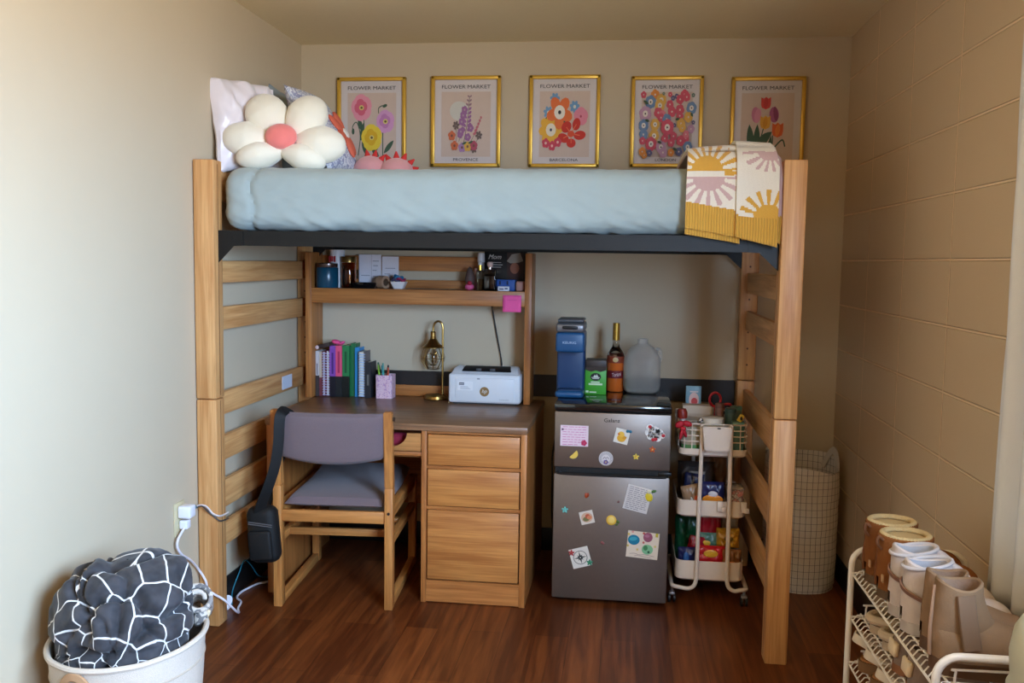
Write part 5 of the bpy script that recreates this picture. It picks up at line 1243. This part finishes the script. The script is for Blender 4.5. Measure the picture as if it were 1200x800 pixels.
for zs in SHELVES:
    b = B()
    for x, z in ((rx0 + .006, zs - .014), (rx0 + .030, zs), (2.33, zs), (2.42, zs), (rx1 - .02, zs)): b.tube([(x, ry0, z), (x, ry1, z)], .0032 if x < 2.23 else .0028, n=6)
    for yy in (ry0 + .006, ry1 - .006): b.tube([(rx0, yy, zs - .006), (rx1, yy, zs - .006)], .0032, n=6)
    for k in range(27):
        yy = ry0 + .015 + k * .0254
        b.tube([(rx0 + .006, yy, zs - .014), (rx0 + .018, yy, zs + .002), (rx0 + .030, yy, zs + .002), (rx1 - .02, yy, zs + .002)], .0018, n=5)
    for yy, s in ((ry0 + .012, 1), (ry1 - .012, -1)): b.tube(cat([(rx0 + .040, yy, zs), (rx0 + .042, yy, zs + .026), (rx0 + .050, yy, zs + .030), (rx1 - .03, yy, zs + .030), (rx1 - .022, yy, zs)], 4), .0026, n=6)
    obj('wire_shelf', b, RW, rk)
# shoes: heel at the rack front, toe towards the wall
def shoe(name, label, x, y, z, L, W, Hs, upper, sole, rot=0.0, sole_h=.022, shaft=None, toe_h=.055, instep=.085, lining=None, fleece=False, extras=None, cat_='shoe', group='shoes on the top rack shelf', lean=0.0):
    t = thing(name, label, cat_, (x, y, z), rot, group)
    UM = M(upper, rough=.95, spec=.2, var=.12, bump=.4, bscale=260)
    def width(s): return W / 2 * (.72 + .34 * math.sin(math.pi * min(1, s * .95) ** 1.25 * .86 + .25)) * (max(0, 1 - abs(2 * s - 1) ** 7)) ** .42
    def hgt(s): return (instep if s < .42 else instep + (toe_h - instep) * min(1, (s - .42) / .34)) * (max(0.0, 1 - max(0, (s - .72) / .28) ** 2.6)) ** .5 * (.9 + .1 * min(1, s * 8))
    b = B(); n = 22
    def foot(i, j):
        s = .002 + .996 * i; a = math.pi * j; w = width(s); h = hgt(s)
        return Vector((x + s * L, y + w * math.cos(a), z + sole_h + max(0, h) * math.sin(a) ** .62))
    b.grid(foot, 34, n)
    if shaft:
        bx0, bx1, tx0, tx1, ty = shaft        # back / front x at the ankle and at the top, half width at top
        def sh(inner):
            def fn(i, j):
                a = 2 * math.pi * i; v = j; zz = z + sole_h + .03 + (Hs - sole_h - .03) * v
                c0, c1 = bx0 + (tx0 - bx0) * v, bx1 + (tx1 - bx1) * v * (2 - v); cx = (c0 + c1) / 2; rx = (c1 - c0) / 2; ry = W * .40 + (ty - W * .40) * v
                k = .82 if inner else 1
                k2 = 1 + .02 * noise.noise(Vector((math.cos(a) * 2, math.sin(a) * 2, v * 4 + x * 7 + y * 9)))
                return Vector((x + cx + rx * k * k2 * math.cos(a) + lean * v, y + ry * k * k2 * math.sin(a), zz - (.001 if inner else 0) + (0 if fleece else .006) * math.cos(2 * a) * v * v))
            return fn
        b.grid(sh(False), 32, 14, cu=True)
        def rim(i, j):
            p, q = sh(False)(i, 1), sh(True)(i, 1); return p.lerp(q, j) + Vector((0, 0, .004 * math.sin(math.pi * j)))
        b.grid(rim, 32, 3, cu=True)
    obj('upper', b, UM, t, local=False, doub=.0004)
    if shaft:
        b = B(); b.grid(sh(True), 32, 14, cu=True)
        bt = bmesh.new(); v = [bt.verts.new(sh(True)(k / 24, .96 if fleece else .45)) for k in range(24)]; bt.faces.new(v); b._m(bt)
        if fleece:
            for k in range(46):
                a = 2 * math.pi * k / 46; p = sh(True)(k / 46, 1); b.ell(p + Vector((0, 0, .002)), (.009, .009, .007), n=8)
        obj('lining', b, M(lining or upper, rough=.95, bump=.5, bscale=300), t)
    b = B()
    def soleg(i, j):
        s = i; a = 2 * math.pi * j
        return None
    P = [(x + s * L, y + width(s) * 1.06 + .001, z) for s in [k / 24 for k in range(25)]] + [(x + s * L, y - width(s) * 1.06 - .001, z) for s in [1 - k / 24 for k in range(25)]]
    b.prism(P[:25] + P[26:-1], (0, 0, sole_h), bev=0); obj('sole', b, M(sole, rough=.6), t, smooth=50)
    if extras: extras(t, x, y, z)
    return t
ZS = SHELVES[0] + .0045
TAN, TSOLE = (120, 72, 36), (92, 68, 40)
def seam(t, x, y, z):
    obj('heel_seam', B().tube(cat([(x - .003, y, z + .03), (x - .004, y, z + .08), (x + .004, y, z + .150)], 5), .0035, n=6), M((112, 66, 34), rough=.9), t)
    obj('pull_loop', B().tube(cat([(x + .002, y - .02, z + .125), (x - .010, y - .022, z + .140), (x - .008, y - .024, z + .158), (x + .004, y - .024, z + .150)], 5), .004, n=6), M((104, 62, 32), rough=.9), t)
    obj('tag', B().box(x - .0005, x + .004, y - .046, y - .034, z + .048, z + .066, .001), M((190, 150, 110)), t)
shoe('fleece_boot', 'chestnut fleece lined ankle boot nearest the corner on the top shelf', 2.224, -1.895, ZS, .250, .100, .160, TAN, TSOLE, shaft=(-.004, .118, -.002, .128, .060), lining=(186, 160, 112), fleece=True, extras=seam, toe_h=.068, cat_='boot')
shoe('fleece_boot', 'chestnut fleece lined ankle boot nearer the white high top shoes', 2.226, -2.008, ZS, .250, .100, .158, (128, 77, 38), TSOLE, shaft=(-.004, .118, -.002, .130, .062), lining=(186, 160, 112), fleece=True, extras=seam, toe_h=.068, cat_='boot')
def snk(t, x, y, z):
    obj('stripe', B().tube(cat([(x + .004, y + .020, z + .112), (x - .003, y, z + .104), (x + .006, y - .022, z + .094), (x + .035, y - .041, z + .082)], 5), .02, n=8, flat=(.002, .0065, (0, 0, 1))), M((132, 96, 78)), t)
    obj('collar', B().tube([(x + .052 + .052 * math.cos(q), y + .040 * math.sin(q), z + .158 + .010 * math.cos(q)) for q in [2 * math.pi * k / 28 for k in range(28)]], .0045, n=8, closed=True), M((184, 174, 170), rough=.9), t)
    obj('tongue', B().ell((x + .125, y, z + .135), (.040, .026, .014), R3(.75, 'Y'), n=14), M((196, 180, 170), rough=.9), t)
shoe('high_top', 'white high top shoe beside the second chestnut boot', 2.222, -2.126, ZS, .245, .088, .162, (192, 176, 166), (176, 162, 150), shaft=(-.002, .120, .004, .104, .042), lining=(170, 168, 170), extras=snk, sole_h=.026)
shoe('high_top', 'white high top shoe tucked against the beige ankle boot', 2.222, -2.224, ZS, .245, .088, .158, (192, 176, 166), (176, 162, 150), shaft=(-.002, .120, .004, .104, .042), lining=(166, 164, 168), extras=snk, sole_h=.026)
def chel(t, x, y, z):
    obj('gusset', B().tube(cat([(x + .050, y - .0455, z + .170), (x + .056, y - .0490, z + .120), (x + .066, y - .0530, z + .060)], 6), .02, n=8, flat=(.018, .0035, (0, -1, 0))), M((112, 86, 64), rough=.9), t)
    obj('back_strip', B().tube(cat([(x - .003, y - .010, z + .03), (x - .004, y - .008, z + .09), (x + .004, y, z + .175)], 5), .004, n=6), M((140, 104, 76), rough=.9), t)
shoe('ankle_boot', 'beige suede ankle boot behind the front bar of the top shelf', 2.224, -2.418, ZS, .238, .104, .182, (126, 98, 72), (88, 60, 38), shaft=(-.004, .165, .006, .096, .045), lining=(136, 106, 84), extras=chel, cat_='boot', sole_h=.030)
shoe('ankle_boot', 'beige suede ankle boot standing behind its twin, by the high tops', 2.236, -2.319, ZS, .235, .080, .168, (130, 101, 75), (88, 60, 38), shaft=(-.002, .140, .006, .092, .036), lining=(136, 106, 84), cat_='boot', sole_h=.030)
# lower shelves
Z5 = SHELVES[1] + .0045
G2 = 'shoes on the lower rack shelves'
def clog(label, x, y, z, c, lin_c):
    t = thing('slipper', label, 'slipper', (x, y, z), 0, G2)
    n = 30
    def out(q): 
        return (x + .125 + .125 * math.cos(q), y + .046 * math.sin(q) * (1 - .12 * math.cos(q)))
    P = [out(2 * math.pi * k / n) for k in range(n)]
    obj('sole', B().prism([(a, b_, z) for a, b_ in P], (0, 0, .022)), M((176, 152, 122), rough=.8), t, smooth=50)
    obj('rim', B().tube([(a, b_, z + .036 + .012 * max(0, (a - x) / .25)) for a, b_ in P], .012, n=10, closed=True), M(c, rough=.9), t)
    obj('footbed', B().prism([(x + .125 + (a - x - .125) * .93, y + (b_ - y) * .9, z + .0222) for a, b_ in P], (0, 0, .010)), M(lin_c, rough=.95), t)
    obj('vamp', B().ell((x + .175, y, z + .034), (.075, .046, .036), n=18), M(c, rough=.9), t)
clog('pale beige slipper at the far end of the middle shelf', 2.232, -1.94, Z5, (190, 166, 136), (112, 94, 70))
clog('pale beige slipper next to its twin on the middle shelf', 2.236, -2.045, Z5, (194, 170, 140), (104, 90, 72))
def tab(t, x, y, z): obj('heel_tab', B().box(x - .006, x + .008, y - .026, y + .022, z + .040, z + .075, .006, 3, rot=R3(.1, 'Y')), M((220, 196, 160), rough=.7), t)
shoe('trainer', 'grey brown trainer with a cream heel tab, left on the middle shelf', 2.225, -2.17, Z5, .25, .090, .095, (128, 108, 94), (134, 86, 50), shaft=(0, .10, .004, .10, .034), extras=tab, group=G2, instep=.07)
shoe('trainer', 'grey brown trainer with a cream heel tab, nearest the front frame', 2.225, -2.275, Z5, .25, .090, .095, (132, 112, 98), (134, 86, 50), shaft=(0, .10, .004, .10, .034), extras=tab, group=G2, instep=.07)
Z6 = SHELVES[2] + .0045
def sandal(label, x, y, z):
    t = thing('sandal', label, 'sandal', (x, y, z), 0, G2); n = 28
    P = [(x + .12 + .12 * math.cos(q), y + .044 * math.sin(q) * (1 - .1 * math.cos(q))) for q in [2 * math.pi * k / n for k in range(n)]]
    obj('sole', B().prism([(a, b_, z) for a, b_ in P], (0, 0, .028), ), M((120, 84, 48), rough=.7), t, smooth=50)
    obj('footbed', B().prism([(x + .12 + (a - x - .12) * .95, y + (b_ - y) * .95, z + .0282) for a, b_ in P], (0, 0, .006)), M((160, 104, 56), rough=.8), t, smooth=50)
    W_ = M((206, 190, 168), rough=.6)
    for xo, w in ((.085, .016), (.165, .020)): obj('strap', B().tube(cat([(x + xo, y - .046, z + .020), (x + xo, y - .040, z + .060), (x + xo, y, z + .078), (x + xo, y + .040, z + .060), (x + xo, y + .046, z + .020)], 5), .02, n=8, flat=(w, .003, (0, -1, .3))), W_, t)
    obj('strap', B().tube(cat([(x + .07, y - .044, z + .05), (x + .01, y - .034, z + .085), (x - .012, y, z + .09), (x + .01, y + .034, z + .085), (x + .07, y + .044, z + .05)], 5), .02, n=8, flat=(.003, .012, (0, 0, 1))), W_, t)
sandal('cream strapped sandal on the lowest shelf by the rear frame', 2.222, -1.885, Z6)
sandal('cream strapped sandal second from the rear frame on the lowest shelf', 2.226, -1.99, Z6)
sandal('cream strapped sandal farthest forward on the lowest shelf', 2.226, -2.10, Z6)

# ------------------------------------------------------------------ curtain, rod and the pale ribbed container
CUR = M((206, 206, 208), rough=.85, var=.02, bump=.2, bscale=500)
def cfn(i, j):
    yy = -2.01 - .62 * i; z = .605 + 1.655 * j + .05 * i * (1 - j) * .6
    w = .022 * math.sin(i * 34 + .4 * math.sin(j * 3)) * (.5 + .5 * (1 - j * .4)) + .008 * noise.noise(Vector((i * 8, j * 3, 0)))
    return Vector((2.488 + w, yy, z))
t = thing('curtain', 'pale grey white curtain hanging down the block wall above the shoes', 'curtain', (2.49, -2.3, .6))
b = B(); b.grid(cfn, 110, 40); obj('panel', b, CUR, t, solid=.002, smooth=80)
t = thing('curtain_rod', 'slim white rod carrying the pale curtain, above the frame', 'rod', (2.49, -3.4, 2.28))
obj('pole', B().cyl((2.49, -5.0, 2.285), (2.49, -1.97, 2.285), .011, n=14), RW, t)
obj('finial', B().ell((2.49, -1.955, 2.285), (.018, .018, .018), n=14), RW, t)
for yy in (-2.06, -4.9): obj('bracket', B().box(2.485, XR - .0005, yy - .008, yy + .008, 2.262, 2.274, .002), RW, t)
t = thing('ribbed_bin', 'pale sage ribbed plastic container at the right edge', 'container', (2.375, -2.745, 0))
pr = [(0, 0), (.110, 0), (.118, .008)]
for k in range(14):
    z = .03 + k * .048; pr += [(.120, z), (.126, z + .010), (.126, z + .030), (.120, z + .042)]
pr += [(.122, .72), (.124, .745), (.118, .785), (.102, .815), (.072, .833), (.0, .838)]
obj('body', B().lathe(pr, (2.378, -2.745, 0), n=56), M((184, 182, 160), rough=.45), t)
obj('lid_knob', B().lathe([(0, .8385), (.028, .8385), (.030, .853), (.020, .863), (0, .865)], (2.378, -2.745, 0), n=24), M((190, 188, 166), rough=.45), t)

# ------------------------------------------------------------------ laundry basket with a dark patterned blanket
bx, by, br, bh = .232, -2.055, .205, .365
t = thing('laundry_basket', 'round cream canvas basket by the left wall', 'basket', (bx, by, 0))
CAN = M((206, 192, 176), rough=.95, var=.10, scale=160, bump=.6, bscale=420)
def bfn(inner):
    def fn(i, j):
        a = 2 * math.pi * i; z = .002 + (bh - .002) * j + .014 * j * math.sin(a + .4)
        r = br * (.86 + .14 * j) * (1 + .012 * noise.noise(Vector((math.cos(a) * 3, math.sin(a) * 3, j * 4)))) - (.007 if inner else 0)
        return Vector((bx + r * math.cos(a), by + r * math.sin(a), z))
    return fn
b = B(); b.grid(bfn(False), 72, 18, cu=True); b.grid(bfn(True), 72, 18, cu=True)
bt = bmesh.new(); bmesh.ops.create_circle(bt, cap_ends=True, segments=40, radius=br * .85); b._m(bt, Matrix.Translation((bx, by, .003)))
obj('body', b, CAN, t, smooth=60)
P = [bfn(False)(k / 64, 1) for k in range(64)]; obj('rolled_rim', B().tube([p + Vector((0, 0, -.002)) for p in P], .008, n=8, closed=True), CAN, t)
obj('seam_band', B().tube([bfn(False)(k / 64, .80) for k in range(64)], .003, n=6, closed=True), M((186, 170, 152), rough=.95), t)
for a0 in (-1.95, -1.25):
    pass
P = []
for k in range(11):
    s = k / 10; a = -2.02 + .62 * s; r = br * .985 + .010; P.append((bx + r * math.cos(a), by + r * math.sin(a), bh - .13 + .10 * math.sin(math.pi * s) ** .6))
obj('handle', B().tube(cat(P, 4), .02, n=10, flat=(.004, .011, (0, 0, 1))), M((176, 136, 100), rough=.9), t)
for s in (0, 1):
    a = -2.02 + .62 * s; r = br * .96 + .004; c = Vector((bx + r * math.cos(a), by + r * math.sin(a), bh - .150))
    obj('handle_patch', B().box(c.x - .024, c.x + .024, c.y - .004, c.y + .004, c.z - .035, c.z + .045, .003, rot=R3(a + math.pi / 2, 'Z')), M((216, 214, 218), rough=.8), t)
def web_mat():
    m, nt, b = newmat('web_fleece'); b.inputs['Roughness'].default_value = .9; b.inputs['Sheen Weight'].default_value = .18; b.inputs['Sheen Roughness'].default_value = .4
    tc = nt.nodes.new('ShaderNodeTexCoord'); at = nt.nodes.new('ShaderNodeAttribute'); at.attribute_name = 'cloth'
    nz = nt.nodes.new('ShaderNodeTexNoise'); nz.inputs['Scale'].default_value = 3; nt.links.new(at.outputs['Vector'], nz.inputs['Vector'])
    ad = nt.nodes.new('ShaderNodeMix'); ad.data_type = 'VECTOR'; ad.inputs[0].default_value = .07; nt.links.new(at.outputs['Vector'], ad.inputs[4]); nt.links.new(nz.outputs['Color'], ad.inputs[5])
    vo = nt.nodes.new('ShaderNodeTexVoronoi'); vo.voronoi_dimensions = '2D'; vo.feature = 'DISTANCE_TO_EDGE'; vo.inputs['Scale'].default_value = 2.7; vo.inputs['Randomness'].default_value = .75
    nt.links.new(ad.outputs[1], vo.inputs['Vector'])
    rp = nt.nodes.new('ShaderNodeValToRGB'); e = rp.color_ramp.elements; e[0].position = .022; e[0].color = (*lin((222, 218, 216)), 1); e[1].position = .034; e[1].color = (0, 0, 0, 1)
    n2 = nt.nodes.new('ShaderNodeTexNoise'); n2.inputs['Scale'].default_value = 22; nt.links.new(tc.outputs['Object'], n2.inputs['Vector'])
    r2 = nt.nodes.new('ShaderNodeValToRGB'); q = r2.color_ramp.elements; q[0].position = .3; q[0].color = (*lin((34, 34, 38)), 1); q[1].position = .75; q[1].color = (*lin((70, 68, 72)), 1)
    nt.links.new(n2.outputs['Fac'], r2.inputs[0])
    mx = nt.nodes.new('ShaderNodeMix'); mx.data_type = 'RGBA'; mx.blend_type = 'LIGHTEN'; mx.inputs[0].default_value = 1
    nt.links.new(vo.outputs['Distance'], rp.inputs[0]); nt.links.new(r2.outputs[0], mx.inputs[6]); nt.links.new(rp.outputs[0], mx.inputs[7]); nt.links.new(mx.outputs[2], b.inputs['Base Color'])
    return m
CL = []
def pile():
    b = B(); c = Vector((bx, by + .002, .375))
    # creases: direction, offset, width, depth
    cr = [(Vector((.25, .1, 1)), .62, .07, .13), (Vector((-.35, -.3, 1)), .30, .06, .13), (Vector((.8, -.5, .35)), .45, .06, .11), (Vector((-.7, -.6, .5)), .52, .06, .10), (Vector((.1, -.6, .9)), -.02, .05, .14), (Vector((.9, .1, .6)), .15, .05, .08), (Vector((.3, -.9, -.1)), .72, .05, .10)]
    cr = [(n.normalized(), o, w, k) for n, o, w, k in cr]
    def fn(i, j):
        a = 2 * math.pi * i; th = math.pi * (.0008 + .985 * j)
        d = Vector((math.cos(a) * math.sin(th), math.sin(a) * math.sin(th), math.cos(th)))
        wv = Vector((noise.noise(d * 1.8), noise.noise(d * 1.8 + Vector((5, 0, 0))), noise.noise(d * 1.8 + Vector((0, 5, 0))))) * .35
        q = d + wv; s = 1.03
        for n, o, w, k in cr: s -= k * math.exp(-((q.dot(n) - o) / w) ** 2)
        s += .06 * noise.noise(d * 3.2) + .022 * noise.noise(d * 8)
        top = .205 + .05 * max(0, d.x * .8 + d.y * .3)
        hr_ = .196
        rr = math.sin(th) ** (.75 if d.z > 0 else .35)
        p = Vector((math.cos(a) * rr * hr_ * s, math.sin(a) * rr * hr_ * s, d.z * (top if d.z > 0 else .10) * s))
        r = math.hypot(p.x, p.y); lim = (.186 if p.z < .02 else .200) * (1 - .24 * max(0, math.cos(a - .75)) ** 4)
        if r > lim: p.x *= lim / r; p.y *= lim / r
        CL.append((th * math.cos(a) * .9 + 3, th * math.sin(a) * .9 + 3, 0))
        return c + p
    b.grid(fn, 150, 90, cu=True); return b
fb = single('fleece_blanket', pile(), web_mat(), 'dark grey plush blanket with white web lines, bundled in the basket', 'blanket', smooth=80)
atr = fb.data.attributes.new('cloth', 'FLOAT_VECTOR', 'POINT')
for k, v in enumerate(CL): atr.data[k].vector = v
t = thing('rolled_fleece', 'rolled grey and cream patterned fleece tucked at the basket right', 'blanket', (.385, -1.93, .36))
FL2 = mottled([(190, 178, 164), (140, 134, 130), (200, 188, 174), (112, 108, 106), (184, 172, 160)], 22, .95)
P = []
for k in range(60):
    q = k / 59 * 3.2 * math.pi; r = .013 + .0052 * q / 2; P.append((q, r))
ax = Vector((.35, -.75, .55)).normalized(); Rr = frame_from(ax); c = Vector((.372, -1.925, .412))
b = B()
b.grid(lambda i, j: c + Rr @ Vector((P[min(59, int(i * 59))][1] * math.cos(P[min(59, int(i * 59))][0]), P[min(59, int(i * 59))][1] * math.sin(P[min(59, int(i * 59))][0]), -.07 + .12 * j)), 59, 6)
obj('roll', b, FL2, t, solid=.012, smooth=70)
b = B(); b.ell((.392, -1.955, .382), (.020, .016, .028), R3(.5, 'Y'), n=14); obj('loose_fold', b, FL2, t)
b = B(); b.ell((.405, -1.945, .388), (.010, .008, .018), R3(.7, 'Y'), n=12); obj('cream_corner', b, M((214, 194, 160), rough=.95), t)

# ------------------------------------------------------------------ wall outlet, charger and cables
t = thing('wall_outlet', 'ivory outlet plate low on the left wall', 'outlet', (XL, -1.288, .40))
obj('plate', B().box(XL, XL + .005, -1.325, -1.250, .400, .522, .002), M((206, 194, 158), rough=.4), t)
for z in (.428, .492): obj('socket', B().cyl((XL + .0051, -1.288, z), (XL + .0066, -1.288, z), .017, n=20), M((196, 184, 150), rough=.4), t)
t = thing('charger', 'white plug adapter seated in the wall outlet', 'charger', (.01, -1.285, .46))
PLW = M((236, 236, 242), rough=.3)
obj('body', B().box(XL + .0068, .040, -1.312, -1.262, .466, .512, .008, 3), PLW, t)
obj('teal_plug', B().box(.016, .030, -1.2618, -1.235, .486, .498, .003), M((20, 110, 124), rough=.4), t)
t = thing('plug', 'white cable plug below the adapter in the outlet', 'plug', (.005, -1.285, .42))
obj('body', B().box(XL + .0068, .022, -1.300, -1.268, .424, .456, .005, 3), PLW, t)
single('charging_cable', B().tube(cat([(.023, -1.234, .492), (.022, -1.20, .488), (.03, -1.165, .475), (.05, -1.152, .445), (.072, -1.150, .436), (.074, -1.12, .430), (.0735, -1.07, .428)], 8), .0035, n=8), M((226, 214, 208), rough=.5), 'white cable from the charger wrapped round the bed post', 'cable')
single('charging_cable', B().tube(cat([(.024, -1.234, .488), (.026, -1.19, .482), (.034, -1.160, .455), (.056, -1.150, .432), (.0735, -1.145, .416), (.0755, -1.11, .408), (.0745, -1.07, .404)], 8), .0028, n=8), M((70, 66, 64), rough=.5), 'thin grey cable under the white one on the bed post', 'cable')
single('extension_cord', B().tube(cat([(.010, -1.30, .428), (.006, -1.335, .40), (.004, -1.338, .37), (.006, -1.31, .335), (.004, -1.24, .290), (.000, -1.175, .235), (.020, -1.158, .185), (.027, -1.156, .150), (.052, -1.156, .133), (.092, -1.152, .110), (.112, -1.10, .05), (.085, -1.01, .006), (.062, -.966, .005), (.045, -.90, .005), (.010, -.86, .005), (.0, -.80, .005), (.012, -.74, .005), (.03, -.69, .005), (.070, -.65, .005), (.088, -.60, .005), (.085, -.54, .005)], 8), .0045, n=8), M((232, 226, 234), rough=.4), 'thick white cord dropping from the outlet over the post to the floor', 'cord')
single('charging_cable', B().tube(cat([(.02, -.93, .004), (.0, -.88, .04), (.004, -.82, .10), (.0, -.76, .13), (.003, -.70, .09), (.02, -.66, .03), (.05, -.60, .004)], 8), .0025, n=8), M((40, 120, 140), rough=.4), 'thin teal cable looping up by the black baseboard', 'cable')
t = thing('plug_disc', 'round white puck lying by the foot of the bed post', 'charger', (.01, -.98, 0))
obj('puck', B().cyl((.022, -.97, .032), (.012, -.965, .032), .024, n=24, bev=.003), PLW, t); obj('stand', B().box(.008, .026, -.98, -.955, 0, .010, .002), PLW, t)
